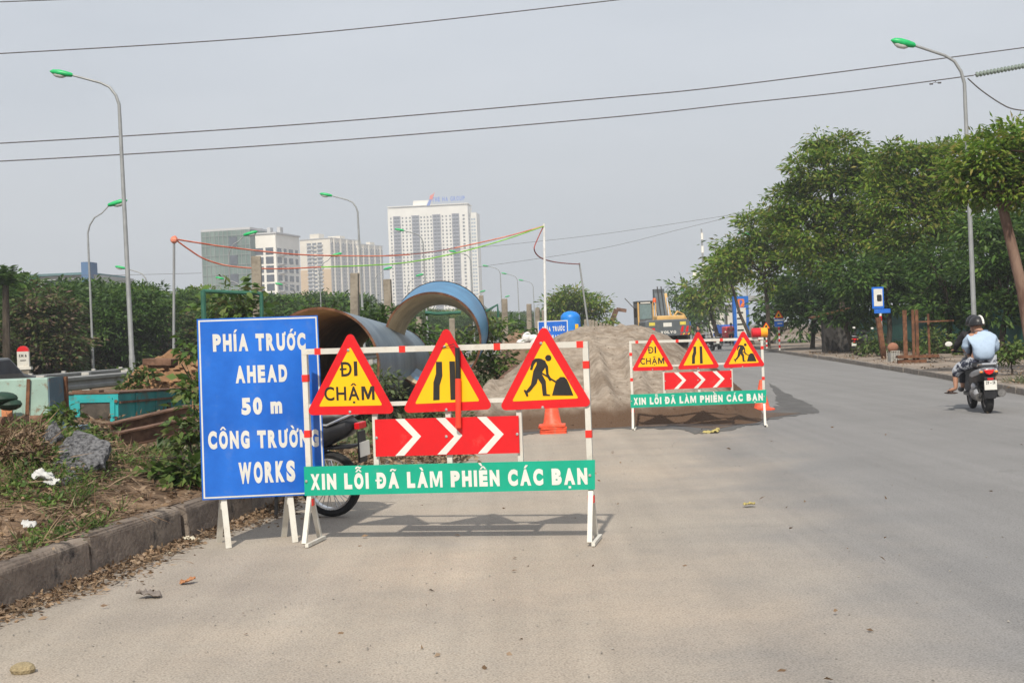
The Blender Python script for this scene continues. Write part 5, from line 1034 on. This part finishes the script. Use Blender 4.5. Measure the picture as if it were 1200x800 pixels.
for i in range(3):
    p = P((806, 818, 857)[i], 392, (92, 100, 96)[i]); q = empty('person', (p.x, p.y, 0 if i else .5), rnd.uniform(-1, 1), ['distant person in blue standing right of the excavator', 'distant person in dark clothes left of the parked scooters', 'distant person in red near the truck'][i], 'person', 'distant people by the road')
    cm = mat('cloth%d' % i, ((.05, .15, .4), (.04, .04, .05), (.5, .06, .08))[i], .8); b_ = person(q, (0, 0, .92), (0, 0, 1.25), (0, .01, 1.45), (0, .03, 1.58), [(-1, ((-.18, 0, 1.38), (-.22, .02, 1.1), (-.2, .12, .87), (0, .3, -1))), (1, ((.18, 0, 1.38), (.22, .02, 1.1), (.2, .12, .87), (0, .3, -1)))], [((-.1, 0, .88), (-.11, .03, .48), (-.11, 0, .08), (-.12, .16, .03)), ((.1, 0, .88), (.11, .03, .48), (.11, 0, .08), (.12, .16, .03))], None)
    skin('shirt', [(0, 0, .92, .165, .12), (0, 0, 1.1, .15, .115), (0, 0, 1.3, .17, .12), (-.18, 0, 1.37, .07), (-.22, .02, 1.12, .055), (.18, 0, 1.37, .07), (.22, .02, 1.12, .055)], [(0, 1), (1, 2), (2, 3), (3, 4), (2, 5), (5, 6)], cm, q, 1)
    skin('trousers', [(0, 0, .93, .14, .11), (-.1, 0, .84, .1), (-.11, .03, .48, .07), (-.11, 0, .12, .055), (.1, 0, .84, .1), (.11, .03, .48, .07), (.11, 0, .12, .055)], [(0, 1), (1, 2), (2, 3), (0, 4), (4, 5), (5, 6)], M_blk, q, 1); MB().ball((0, .02, 1.63), (.1, .115, .1), 12, 8).build('hair', M_hair, q, True)
def striped_post(root, h, r, n=7, lean=0):
    for i in range(n):
        MB().tube([(lean*i/n, 0, h*i/n), (lean*(i+1)/n, 0, h*(i+1)/n)], r, 10).build('post_band', M_signred if i % 2 else M_letter, root, True)
def tri_sign(px, py, D, lab, s, board):
    zt = zat(px, py, D); zb = .1; r = empty('traffic_sign', (P(px, py, D).x, D, zb), R(-6), lab, 'traffic sign', 'triangular warning signs on the right pavement'); h = zt-zb
    striped_post(r, h-(s*1.5 if board else s*.8), .05, 9)
    q = [(-s/2, h-s*.87), (s/2, h-s*.87), (0, h)]; pl = MB().prism(rounded(q, .04, 3), -.075, -.06).build('sign_plate', M_signred, r)
    c = (0, h-s*.58); MB().prism([(c[0]+(a-c[0])*.68, c[1]+(b-c[1])*.68) for a, b in q], -.085, -.076).build('sign_face', M_signyel, pl); MB().prism([(-.07, h-s*.7), (.07, h-s*.7), (.04, h-s*.42), (-.04, h-s*.42)], -.09, -.086).build('sign_symbol', M_black, pl)
    if board:
        b = MB().box((0, -.07, h-s*1.36), (s*.95, .02, s*.85)).build('blue_board', M_signblue, r); MB().box((0, -.084, h-s*1.1), (s*.9, .004, s*.18)).build('white_strip', M_letter, b); MB().box((.05, -.084, h-s*1.45), (s*.5, .004, s*.12)).build('white_mark', M_letter, b)
tri_sign(912, 363, 68, 'larger warning triangle over a blue board on a red and white striped post', .5, True); tri_sign(897.5, 377, 74, 'smaller warning triangle on a striped post, left of the one with the blue board', .46, False)
D = 50; r = empty('bus_stop_sign', (P(1034, 400, D).x, D, .1), 0, 'blue and white bus stop sign on a red and white post, partly covered by leaves', 'traffic sign'); h = zat(1033, 360, D)-.1; striped_post(r, h, .06, 9, -.05)
MB().bar((-.05, 0, h), (-.06, 0, h+1.0), .05).build('upper_post', M_pole, r); b = MB().prism([(-.42, h+.1), (.12, h+.1), (.12, h+1.0), (-.42, h+1.0)], -.06, -.04).build('sign_board', M_signblue, r); MB().prism([(-.34, h+.2), (.06, h+.2), (.06, h+.92), (-.34, h+.92)], -.068, -.062).build('white_panel', M_letter, b)
MB().prism(rounded([(-.2, h+.4), (.02, h+.4), (.02, h+.68), (-.2, h+.68)], .05, 3), -.074, -.069).build('bus_symbol', M_black, b); MB().prism([(-.34, h-.1), (.4, h-.1), (.4, h+.08), (-.34, h+.08)], -.06, -.04).build('lower_board', M_signblue, r); r.scale = (.85, 1, .93)
# rusty things on the pavement
o = MB().bar((0, 0, 0), (-.18, 0, 1.6), .17).build('rusty_post', M_rust); o.location = (P(1036, 410, 47).x, 47, .05); tag(o, 'leaning rusty post on the pavement left of the bus stop sign foot', 'post')
D = 42; r = empty('iron_frame', (P(1072, 424, D).x, D, .1), R(-12), 'rusty iron frame with tall uprights standing on the pavement left of the riders', 'iron frame')
for x, w_ in ((-.28, .13), (-.02, .09), (.1, .1)): MB().bar((x, 0, .1), (x+.01, 0, 1.75), w_).build('upright', M_rust, r)
MB().bar((.5, .3, .1), (.5, .3, 1.6), .07).build('upright', M_rust, r); MB().box((.1, .1, .22), (1.3, .7, .09)).build('shelf', M_rust, r); MB().box((-.1, 0, .06), (.9, .5, .12)).build('base', M_rust, r); MB().bar((.0, 0, 1.35), (1.3, .3, 1.35), .05).build('cross_bar', M_rust, r)
D = 44; r = empty('crate', (P(1047, 424, D).x, D, .1), .2, 'whitish wire crate with a brown sack on top, left of the iron frame', 'crate'); mb = MB()
for i in range(6):
    for y in (-.15, .15): mb.bar((-.16+.064*i, y, 0), (-.16+.064*i, y, .38), .012)
for z in (0, .19, .38):
    mb.bar((-.17, -.15, z), (.17, -.15, z), .014); mb.bar((-.17, .15, z), (.17, .15, z), .014)
o = mb.build('wire_side', M_white, r); o['kind'] = 'stuff'; MB().box((0, 0, .17), (.28, .26, .3)).build('crate_content', mat('content_grey', (.25, .25, .24), .8), r); MB().ball((0, 0, .5), (.2, .16, .17), 10, 6).build('sack', mat('sack_brown', (.28, .13, .08), .9), r, True)
D = 60; r = empty('shed', (P(985, 410, D).x, D, .1), R(-10), 'small dark shed with rusty roof in front of the hoarding', 'shed')
MB().box((0, .8, .9), (1.5, 1.6, 1.8)).build('wall', mat('shed_wall', (.035, .032, .03), .9, var=.3), r); MB().box((0, .7, 1.9), (1.9, 2.2, .08), Ry(-.2)).build('roof', M_rust, r); MB().box((.2, -.02, .85), (.6, .04, 1.6)).build('door', mat('door_grey', (.06, .055, .05), .8, var=.3), r)
# ================================================================ trees and plants
L_far = leafmat('leaf_deep_green', [(.025, .06, .014), (.05, .11, .02), (.08, .155, .03), (.12, .19, .04)], .35)
L_lime = leafmat('leaf_fresh_green', [(.055, .12, .014), (.11, .205, .022), (.17, .265, .032), (.215, .29, .04), (.26, .21, .065)], .45)
L_mix = leafmat('leaf_mixed_purple', [(.03, .055, .016), (.065, .11, .025), (.10, .135, .035), (.13, .09, .05), (.14, .08, .065)], .25)
L_weed = leafmat('leaf_weed', [(.04, .08, .02), (.075, .14, .03), (.11, .18, .035), (.14, .19, .05), (.15, .14, .06)], .35, vs=3)
L_dry = leafmat('leaf_dry', [(.10, .06, .035), (.17, .11, .065), (.24, .165, .1), (.3, .22, .15), (.13, .08, .05)], .1, .9, vs=3)
L_grey = leafmat('leaf_dusty', [(.06, .09, .035), (.10, .14, .05), (.14, .17, .08), (.17, .16, .10)], .3, vs=2)
M_bark = mat('bark', (.06, .048, .038), .95, var=.35, scale=5, c2=(.11, .09, .07), bump=1, stretch=(1, 1, .25), spec=.1)
M_barkp = mat('bark_reddish', (.17, .10, .075), .95, var=.3, scale=4, c2=(.24, .16, .12), bump=1, stretch=(1, 1, .3), spec=.1)
rs = np.random.RandomState(5)
def unit(a): return a/np.maximum(1e-6, np.linalg.norm(a, axis=1, keepdims=True))
def leaf_arrays(base, d, ln, wd):
    n = len(base); d = unit(d); rv = rs.normal(size=(n, 3))*.6+np.array([0, 0, 1.0]); side = unit(np.cross(d, rv)); nn = np.cross(side, d)
    ln = np.asarray(ln).reshape(-1, 1)*np.ones((n, 1)); wd = np.asarray(wd).reshape(-1, 1)*np.ones((n, 1))
    v = np.stack([base, base+d*ln*.45+side*wd*.5+nn*wd*.12, base+d*ln-nn*ln*.08, base+d*ln*.45-side*wd*.5+nn*wd*.12], 1).reshape(-1, 3)
    return v, np.arange(n*4).reshape(-1, 4)
def crown_points(lobes, ncl, flat=.8):
    w_ = np.array([l[1]**2 for l in lobes]); w_ /= w_.sum(); idx = rs.choice(len(lobes), ncl, p=w_)
    u = unit(rs.normal(size=(ncl, 3))); rr = rs.uniform(.45, 1.05, (ncl, 1))**.7
    c = np.array([lobes[i][0] for i in idx]); r = np.array([lobes[i][1] for i in idx]).reshape(-1, 1)
    return c+u*rr*r*np.array([1, 1, flat]), u
def crown_mesh(lobes, ncl, per, ln, tuft, m, name, parent, flat=.85, wr=.36, droop=.25):
    c, u = crown_points(lobes, ncl, flat); n = ncl*per
    cc = np.repeat(c, per, 0); uu = np.repeat(u, per, 0); size = np.repeat(rs.uniform(.6, 1.25, (ncl, 1)), per, 0)
    g = rs.normal(size=(n, 3))*np.array([1, 1, .45]); base = cc+g*tuft*.45*size
    d = unit(g)*.9+uu*.35+np.array([0, 0, -droop])+rs.normal(size=(n, 3))*.25
    v, q = leaf_arrays(base, d, ln*rs.uniform(.6, 1.25, n), ln*wr*rs.uniform(.8, 1.2, n))
    o = np_mesh(name, v, q, m, parent); o['kind'] = 'stuff'; return c
def limbs(root, base, fork, tips, r0, m, n=9):
    fork = Vector(fork); base = Vector(base); mid = base.lerp(fork, .5)+Vector((rnd.uniform(-.1, .1), 0, 0))*(fork-base).length*.4
    MB().tube([base-Vector((0, 0, .1)), base+Vector((0, 0, .15)), mid, fork], [r0*1.5, r0*1.1, r0*.9, r0*.75], 10).build('trunk', m, root, True)
    mb = MB(); sel = rnd.sample(range(len(tips)), min(n, len(tips)))
    for i in sel:
        t = Vector(tips[i]); k = fork.lerp(t, .5)+Vector((rnd.uniform(-.3, .3), rnd.uniform(-.3, .3), (t-fork).length*.10)); mb.tube([fork-Vector((0, 0, .05)), k, t], [r0*.5, r0*.28, r0*.08], 6)
        for j in range(2):
            q = Vector(tips[rnd.randrange(len(tips))])
            if (q-k).length < (t-fork).length*.8: mb.tube([k, k.lerp(q, .5)+Vector((0, 0, .1)), q], [r0*.22, r0*.14, r0*.05], 5)
    o = mb.build('branches', m, root, True); o['kind'] = 'stuff'
def tree_px(name, lab, cat, lobes, D, base_px, ln, tuft, m, bark=M_bark, r0=.16, dens=1.0, group=None, zb=.1, fork=None, per=46, flat=.85, depth=1.0, wr=.36, droop=.25, nl=10, coverage=None):
    s = D/1500; bx_ = P(base_px, 400, D).x; root = empty(name, (bx_, D, zb), 0, lab, cat, group); L_ = []; lobes = list(lobes)+([(x+r*rnd.uniform(-1, 1), y-r*.75, r*.4) for x, y, r in lobes if r > 24] if group == 'big trees along the right pavement' else [])
    for x, y, r in lobes:
        p = P(x, y, D); L_.append((np.array([p.x-bx_, rnd.uniform(-.5, .5)*r*s*depth, p.z-zb]), r*s))
    area = sum(r*r for _, r in L_); ncl = int(area/(tuft*tuft)*8.5*dens); ncl = max(12, min(ncl, 1500))
    c = crown_mesh(L_, ncl, per, ln, tuft, m, 'crown', root, flat, wr, droop)
    if r0:
        zmin = min(l[0][2]-l[1] for l in L_); f = fork or (sum(l[0][0]*l[1] for l in L_)/sum(l[1] for l in L_), 0, max(.35, zmin+.25*(max(l[0][2] for l in L_)-zmin)))
        limbs(root, (0, 0, 0), f, [tuple(x) for x in c], r0, bark, nl)
    return root
GR = 'big trees along the right pavement'
tree_px('street_tree', 'nearest big tree at the right edge with a reddish trunk and spreading crown', 'tree', [(1150, 188, 34), (1183, 172, 30), (1135, 212, 24), (1212, 185, 42), (1250, 205, 55), (1170, 215, 34), (1215, 225, 36), (1280, 190, 50), (1122, 195, 14)], 31, 1212, .21, .46, L_lime, M_barkp, .15, 1.15, GR, fork=((P(1180, 250, 31)-P(1212, 250, 31)).x, 0, zat(1180, 240, 31)-.1), nl=16)
tree_px('street_tree', 'tree with two rounded tops between the nearest tree and the tallest tree', 'tree', [(1075, 200, 33), (1050, 232, 30), (1102, 225, 34), (1080, 262, 34), (1122, 258, 32), (1040, 196, 20), (1055, 285, 24), (1098, 192, 28), (1120, 182, 24), (1062, 186, 24), (1132, 225, 28)], 56, 1092, .28, .6, L_lime, M_bark, .12, 1, GR, per=52)
tree_px('street_tree', 'tallest tree, broad domed crown left of the leaning gap of sky', 'tree', [(985, 186, 32), (948, 200, 28), (1018, 202, 30), (925, 238, 24), (965, 232, 38), (1012, 240, 34), (940, 275, 32), (985, 278, 36), (1022, 272, 24), (912, 268, 20), (960, 310, 24)], 64, 990, .3, .62, L_lime, M_bark, .16, 1.0, GR, nl=14, per=52)
tree_px('street_tree', 'tree left of the tallest tree, above the petrol price sign', 'tree', [(893, 268, 25), (868, 284, 23), (850, 303, 19), (908, 288, 26), (882, 308, 26), (926, 300, 26), (905, 325, 22)], 75, 900, .36, .8, L_lime, M_bark, .13, .95, GR)
tree_px('street_tree', 'airy tree arching over the top of the blue petrol price sign', 'tree', [(866, 300, 17), (848, 312, 16), (834, 322, 14), (858, 326, 13), (876, 318, 12)], 92, 882, .45, .9, L_lime, M_bark, .12, .8, GR)
tree_px('street_tree', 'distant rounded tree above the petrol kiosk', 'tree', [(836, 328, 18), (816, 338, 16), (846, 334, 14), (824, 353, 17), (836, 362, 10)], 105, 842, .55, 1.1, L_lime, M_bark, .2, .8, GR)
tree_px('street_tree', 'farthest low tree of the right row beside the excavator boom', 'tree', [(802, 343, 13), (790, 352, 10), (813, 354, 13), (798, 366, 12), (818, 370, 12)], 150, 806, .75, 1.5, L_far, M_bark, .2, .8, GR)
GU = 'lower trees and bushes hanging over the green hoarding'
for lb, lobes, D, bx0, mm, zf in (
    ('dark bushy tree behind the iron frame, over the hoarding', [(1002, 325, 32), (1040, 318, 34), (1076, 325, 34), (1022, 352, 24), (1062, 352, 22)], 56, 1040, L_far, None),
    ('bushy tree with dark low boughs just left of the riders', [(1102, 312, 36), (1132, 335, 34), (1096, 356, 26), (1120, 375, 20)], 52, 1112, L_far, None),
    ('dense dark tree behind the riders at the right edge', [(1158, 300, 42), (1186, 335, 36), (1165, 365, 24), (1215, 290, 45), (1150, 270, 26)], 48, 1172, L_far, None),
    ('shaggy low tree between the shed and the triangle signs', [(950, 338, 30), (975, 348, 24), (932, 360, 20), (958, 372, 16)], 70, 952, L_far, None),
    ('spreading bush half hiding the dark shed', [(985, 372, 14), (972, 362, 13), (998, 366, 13), (1010, 378, 10)], 57, 1000, L_far, None),
    ('low tree right of the petrol price sign', [(912, 345, 20), (926, 370, 18), (902, 362, 13), (896, 384, 9), (938, 385, 14)], 92, 905, L_far, None),
    ('tall backdrop tree beyond the hoarding at the far right', [(1150, 280, 48), (1205, 300, 60), (1180, 345, 50), (1250, 280, 60)], 62, 1190, L_far, None),
    ('wide backdrop tree beyond the hoarding behind the bus stop sign', [(1085, 300, 40), (1035, 315, 40), (1060, 350, 36), (1110, 345, 34)], 78, 1070, L_far, None),
    ('backdrop tree beyond the hoarding behind the lamp pole', [(975, 325, 32), (945, 335, 28), (1000, 345, 32), (925, 350, 22)], 96, 968, L_far, None)):
    tree_px('bushy_tree', lb, 'tree', lobes, D, bx0, .3*max(1, D/50), .62*max(1, D/50), mm, M_bark, .12, .95, GU, per=40)
tree_px('round_tree', 'round topped tree standing alone behind the blue tank and the thin leaning pole', 'tree', [(672, 350, 19), (652, 362, 14), (692, 357, 17), (703, 374, 12), (640, 352, 7), (676, 374, 20), (658, 380, 12)], 110, 674, .42, .9, L_lime, M_bark, .2, 1.5)
# tree belt beyond the expressway: three kinds of tree, copied
protos = []
for k, m in enumerate((L_mix, L_far, L_lime)):
    root = empty('roadside_tree', (0, 0, 0)); L_ = [(np.array([rnd.uniform(-1, 1)*1.5, rnd.uniform(-1, 1)*1.3, rnd.uniform(1.1, 3.6)]), rnd.uniform(.9, 1.35)) for _ in range(8)]+[(np.array([0, 0, 1.1]), 1.6), (np.array([.2, 0, 3.6]), 1.1)]
    c = crown_mesh(L_, 300, 40, .26, .5, m, 'crown', root); limbs(root, (0, 0, 0), (0, 0, 1.4), [tuple(x) for x in c], .12, M_bark, 8); protos.append(root)
used = set(); y = 34.0; i = 0
NEAR = ['darkest roadside tree at the far left behind the kilometre stone']
while y < 330:
    for row in (0, 1):
        k = (i+row) % 2 if row == 0 else 1+(i % 2); pr = protos[k]
        o = pr if k not in used else copy_tree(pr); used.add(k); t_ = -28.5-row*3.4+rnd.uniform(-.8, .8); p = AX(t_, y+rnd.uniform(-.7, .7)); sc_ = (1.12 if row else .9)*rnd.choice((.8, .9, 1, 1.05, 1.15))*rnd.uniform(.93, 1.07)*(1+.0010*max(0, y-80))
        if 62 < y < 70: sc_ *= 1.05
        o.location = (p.x, p.y, -.1); o.scale = (sc_*1.1, sc_*1.1, sc_*(.98 if y < 90 else .92)); o.rotation_euler = (0, 0, rnd.uniform(0, 6.28))
        zone = 'at the left edge near the palm' if y < 50 else 'between kilometre stone and tall lamp' if y < 66 else 'between the tall lamp and the blue sign' if y < 85 else 'far off below the apartment blocks' if y < 160 else 'very far off, right of the white tower'
        tag(o, ('%s row %s tree %s' % (('front', 'back')[row], ('purplish', 'deep green', 'fresh green')[k], zone)), 'tree', 'tree belt beyond the expressway')
    y += 2.7*(1+max(0, y-90)/60); i += 1
# palm at the left edge
D = 47; pm = empty('palm_tree', (P(6, 400, D).x, D, 0), 0, 'palm with ragged upright fronds at the left edge above the tree belt', 'palm'); hz_ = zat(6, 334, D)
MB().tube([(0, 0, 0), (.1, 0, hz_)], [.16, .11], 8).build('trunk', M_bark, pm, True)
for i in range(13):
    a = i*2.4; el = rnd.uniform(.3, 1.35); ln = rnd.uniform(.8, 1.25); pts = [Vector((.1, 0, hz_))+Vector((math.cos(a)*math.cos(el)*t*ln, math.sin(a)*math.cos(el)*t*ln, (math.sin(el)*t-.55*t*t*math.cos(el))*ln)) for t in np.linspace(0, 1, 9)]
    B_, D_ = [], []
    for j in range(1, 9):
        for s in (-1, 1):
            for q in range(3): tv = pts[j]-pts[j-1]; B_.append(pts[j-1].lerp(pts[j], q/3)); D_.append(tv.normalized()*.7+Vector((-math.sin(a)*s, math.cos(a)*s, -.35)))
    v, q = leaf_arrays(np.array(B_), np.array(D_), .42, .05); fr = np_mesh('frond', v, q, L_far, pm)
# shrubs around the fence posts and pipes
GS = 'shrubs around the pipes and posts'
for lb, lobes, D, bx0, mm, ln in (
    ('leafy shrub climbing over the green gate frame behind the blue sign', [(262, 352, 14), (280, 360, 15), (250, 366, 13), (268, 340, 7), (295, 368, 10)], 22.6, 268, L_weed, .2),
    ('shrub between the open grey pipe and the bright blue pipe', [(432, 372, 15), (452, 372, 13), (445, 390, 15)], 36, 440, L_far, .2),
    ('shrub behind the rim of the grey pipe, left of the leaning post', [(395, 356, 10), (375, 362, 9), (352, 360, 8), (408, 366, 9)], 40, 380, L_far, .2),
    ('dense shrub seen inside the bright blue pipe, left half', [(480, 385, 14), (496, 398, 18), (475, 410, 16)], 33.5, 485, L_far, .18),
    ('shrub seen inside the bright blue pipe, right half', [(533, 395, 14), (548, 405, 15), (520, 410, 14)], 35, 535, L_weed, .18),
    ('tall shrub right of the bright blue pipe at the foot of the mound', [(582, 385, 11), (590, 400, 14), (582, 420, 15), (592, 430, 12), (575, 440, 12)], 29, 584, L_weed, .16),
    ('dark shrubs behind the leaning concrete post right of the pipes', [(604, 392, 10), (612, 385, 7), (640, 388, 8), (600, 378, 6)], 50, 606, L_far, .25),
    ('light green weed in front of the grey pipe', [(447, 445, 9), (458, 455, 10), (440, 460, 9), (470, 462, 7)], 18.5, 452, L_grey, .1),
    ('straggly weed at the foot of the grey pipe, behind the chevron board', [(500, 485, 9), (520, 488, 8), (480, 486, 9), (540, 487, 7)], 20, 505, L_grey, .1)):
    tree_px('shrub', lb, 'shrub', lobes, D, bx0, ln, ln*2.2, mm, M_bark, .03, 1.2, GS, zb=.02, per=26, wr=.5)
tree_px('bushy_tree', 'small tree between the petrol kiosk and the truck', 'tree', [(846, 350, 9), (836, 362, 9), (824, 372, 10), (812, 380, 9)], 135, 835, .6, 1.2, L_far, M_bark, .12, 1, GU, per=40)
GV = 'leafy plants by the blue sign and machines'
for lb, lobes, D, bx0, mm, ln in (
    ('tall leafy creeper rising along the left edge of the blue sign', [(228, 398, 6), (224, 415, 6), (230, 440, 9), (226, 455, 9)], 13.6, 228, L_weed, .11),
    ('bushy creeper low beside the blue sign, above the kerb', [(222, 480, 12), (230, 498, 13), (214, 506, 12), (228, 525, 13), (205, 520, 8)], 13.0, 222, L_weed, .11),
    ('big leaved plant at the lower left corner of the blue sign', [(226, 552, 10), (212, 560, 9), (196, 548, 7)], 11.6, 216, L_weed, .13),
    ('small weed standing before the turquoise machine', [(78, 500, 8), (72, 486, 7), (84, 512, 7)], 14.5, 78, L_weed, .09),
    ('dark green plant on the clay heap above the turquoise machine', [(148, 445, 7), (160, 440, 8), (172, 437, 5), (152, 455, 6)], 25.2, 158, L_weed, .13),
    ('weed growing against the turquoise machine side', [(140, 508, 6), (118, 505, 7), (105, 508, 6)], 15.5, 120, L_weed, .08)):
    tree_px('leafy_plant', lb, 'plant', lobes, D, bx0, ln, ln*2, mm, M_bark, .012, 1.25, GV, zb=.3 if D < 16 else .5, per=20, wr=.6)
# ground cover on the verge
def scatter(n, fn):
    pts = []
    while len(pts) < n:
        p = fn()
        if p is not None: pts.append(p)
    return np.array(pts)
def on_verge(emax, y0, y1, thr, emin=-.02, sc_=1.3):
    def f():
        y = y0+(y1-y0)*rs.rand()**1.3; e = emin+rs.rand()*(emax-emin); x = kerb_l(y)-.17-e
        if thr is not None and fbm(x*sc_+40, y*sc_) < thr+rs.normal()*.05: return None
        return (x, y, hv(x, y))
    return f
def tufts(name, pts, per, ln, wr, spread, m, up=.5, lift=.03, label=None):
    n = len(pts); c = np.repeat(pts, per, 0); g = rs.normal(size=(n*per, 3))*np.array([1, 1, .35]); base = c+g*spread+np.array([0, 0, lift]); base[:, 2] = np.maximum(base[:, 2], c[:, 2]+.005)
    v, q = leaf_arrays(base, g+np.array([0, 0, up]), ln*rs.uniform(.5, 1.3, n*per), ln*wr*rs.uniform(.7, 1.2, n*per)); return np_mesh(name, v, q, m, None, 'stuff')
tufts('weeds', scatter(1900, on_verge(4.5, 5.5, 17, .06)), 16, .042, .55, .045, L_weed, .5, .035)
tufts('weeds', scatter(1100, on_verge(9, 9, 26, .06, 1.0)), 18, .06, .5, .08, L_weed, .5, .06)
tufts('grass', scatter(500, on_verge(5, 5.5, 17, .0)), 12, .13, .08, .03, L_weed, 1.2, .01)
tufts('dry_leaves', scatter(5200, on_verge(5, 5, 18, None)), 3, .06, .55, .06, L_dry, .1, .012)
def sticks(name, pts, ln, wd, m, tilt=.25):
    n = len(pts); d = rs.normal(size=(n, 3))*np.array([1, 1, tilt]); return np_mesh(name, *leaf_arrays(pts+np.array([0, 0, .02]), d, ln*rs.uniform(.3, 1.4, n), wd*rs.uniform(.6, 1.3, n)), m, None, 'stuff')
sticks('dry_twigs', scatter(16000, on_verge(5.5, 5, 18, -.12)), .26, .009, L_dry, .3)
sticks('dry_twigs', scatter(2500, on_verge(1.2, 5, 14, -.1, -.06)), .3, .01, L_dry, .2)
tufts('dry_leaves', scatter(5000, on_verge(10, 14, 30, None, 1.0)), 3, .10, .5, .1, L_dry, .1, .02)
tufts('grass', scatter(2600, lambda: (lambda p: (p.x, p.y, .05))(AX(rs.uniform(-25, -22.3), rs.uniform(30, 160)))), 9, .32, .16, .12, L_weed, 1.3, .02)
tufts('grass', scatter(1800, lambda: (lambda p: (p.x, p.y, .30))(AX(rs.uniform(-13.8, -11), rs.uniform(24, 60)))), 9, .22, .16, .1, L_weed, 1.2, .02)
# low plants on the open ground left of the mound
tufts('weeds', scatter(1600, lambda: (lambda y: (kerb_l(y)-rs.uniform(-.3, 6.5), y, .05))(rs.uniform(17, 45))), 12, .16, .4, .15, L_grey, .6, .05)
# litter along the kerb and on the road
def kerb_litter():
    y = rs.uniform(5.2, 13.5); x = kerb_l(y)+.02+abs(rs.normal())*.13*(1+.4*math.sin(y*2.3)); return (x, y, .004)
tufts('leaf_litter', scatter(2300, kerb_litter), 2, .045, .6, .03, L_dry, .0, .012); sticks('leaf_litter', scatter(1300, kerb_litter), .16, .007, L_dry, .12)
def brush():
    p = V(rs.uniform(-10, 52), 512+rs.rand()*34); return (p.x, p.y, p.z+rs.rand()*.07)
sticks('dry_brush', scatter(1100, brush), .28, .011, L_dry, .5); tufts('dry_brush', scatter(400, brush), 4, .07, .5, .05, L_dry, .1, .02)
def back_litter():
    p = G(rs.uniform(385, 545), 536+rs.normal()*5); return (p.x, p.y, .02)
tufts('leaf_litter', scatter(900, back_litter), 3, .09, .5, .06, L_dry, .1, .02)
def road_bits():
    y = 5.4+rs.rand()**1.6*20; x = kerb_l(y)+rs.rand()*(kerb_r(y)-kerb_l(y)); return (x, y, .003) if rs.rand() < .25+.75*math.exp(-(x-kerb_l(y))/2.2) else None
tufts('leaf_litter', scatter(130, road_bits), 1, .05, .5, .02, L_dry, 0, .01)
def pebbles(name, pts, r, m):
    n = len(pts); o8 = np.array([(1, 0, 0), (0, 1, 0), (-1, 0, 0), (0, -1, 0), (0, 0, .7), (0, 0, -.4)]); R_ = (r*rs.uniform(.5, 1.5, n)).reshape(-1, 1, 1)
    v = (pts[:, None, :]+o8[None]*R_*rs.uniform(.7, 1.3, (n, 6, 1))).reshape(-1, 3); f = []
    me = bpy.data.meshes.new(name); fs = [(0, 1, 4), (1, 2, 4), (2, 3, 4), (3, 0, 4), (1, 0, 5), (2, 1, 5), (3, 2, 5), (0, 3, 5)]
    me.from_pydata([tuple(a) for a in v], [], [tuple(i+6*k for i in t) for k in range(n) for t in fs]); o = link(name, me, m); o['kind'] = 'stuff'
pebbles('pebbles', scatter(900, road_bits)+np.array([0, 0, .003]), .006, mat('pebble', (.26, .24, .21), .9, var=.3, scale=30))
pebbles('gravel', scatter(1800, on_verge(5, 5.5, 20, None)), .022, mat('gravel_stone', (.2, .15, .11), .95, var=.4, scale=20))
def clay_pts():
    a, r_ = rs.uniform(0, 6.28), rs.rand()**.6; x, y = math.cos(a)*r_, math.sin(a)*r_; return (P(203, 440, 26.6).x+x*1.3, 26.6+y*1.4, .3+1.1*max(0, 1-r_*r_)**.9)
pebbles('clods', scatter(420, clay_pts), .07, M_clod)
def mound_pts():
    y = rs.uniform(20.4, 30); x = rs.uniform(-1.5, 5.2); h = mound_h(x, y); return (x, y, h) if h > .02 else None
pebbles('clods', scatter(900, mound_pts), .018, M_sand)
# weeds and litter on the right pavement
def pave_pts(a, b, y0, y1):
    def f():
        y = rs.uniform(y0, y1); x = kerb_r(y)+rs.uniform(a, b); return (x, y, .1) if fbm(x*.8, y*.5) > -.02 else None
    return f
tufts('weeds', scatter(1500, pave_pts(4.6, 6.6, 22, 75)), 12, .2, .4, .16, L_weed, .8, .05)
tufts('grass', scatter(500, pave_pts(.5, 2.2, 18, 28)), 12, .13, .12, .09, L_grey, 1, .02)
tufts('dry_leaves', scatter(2400, pave_pts(.1, 6, 15, 60)), 2, .09, .5, .1, L_dry, .1, .02)
for lb, lobes, D, bx0 in (('green bush on the pavement right of the parked scooter', [(1022, 400, 12), (1030, 410, 10), (1015, 410, 8)], 51, 1022), ('weed bush at the hoarding foot, right of the riders', [(1184, 408, 9), (1192, 418, 9), (1176, 418, 7)], 31, 1185), ('bush between the iron frame and the riders', [(1095, 398, 14), (1112, 404, 12), (1085, 412, 9)], 46, 1098)):
    tree_px('shrub', lb, 'shrub', lobes, D, bx0, .16, .35, L_weed, M_bark, .02, 1.0, 'bushes on the right pavement', per=24, wr=.5)
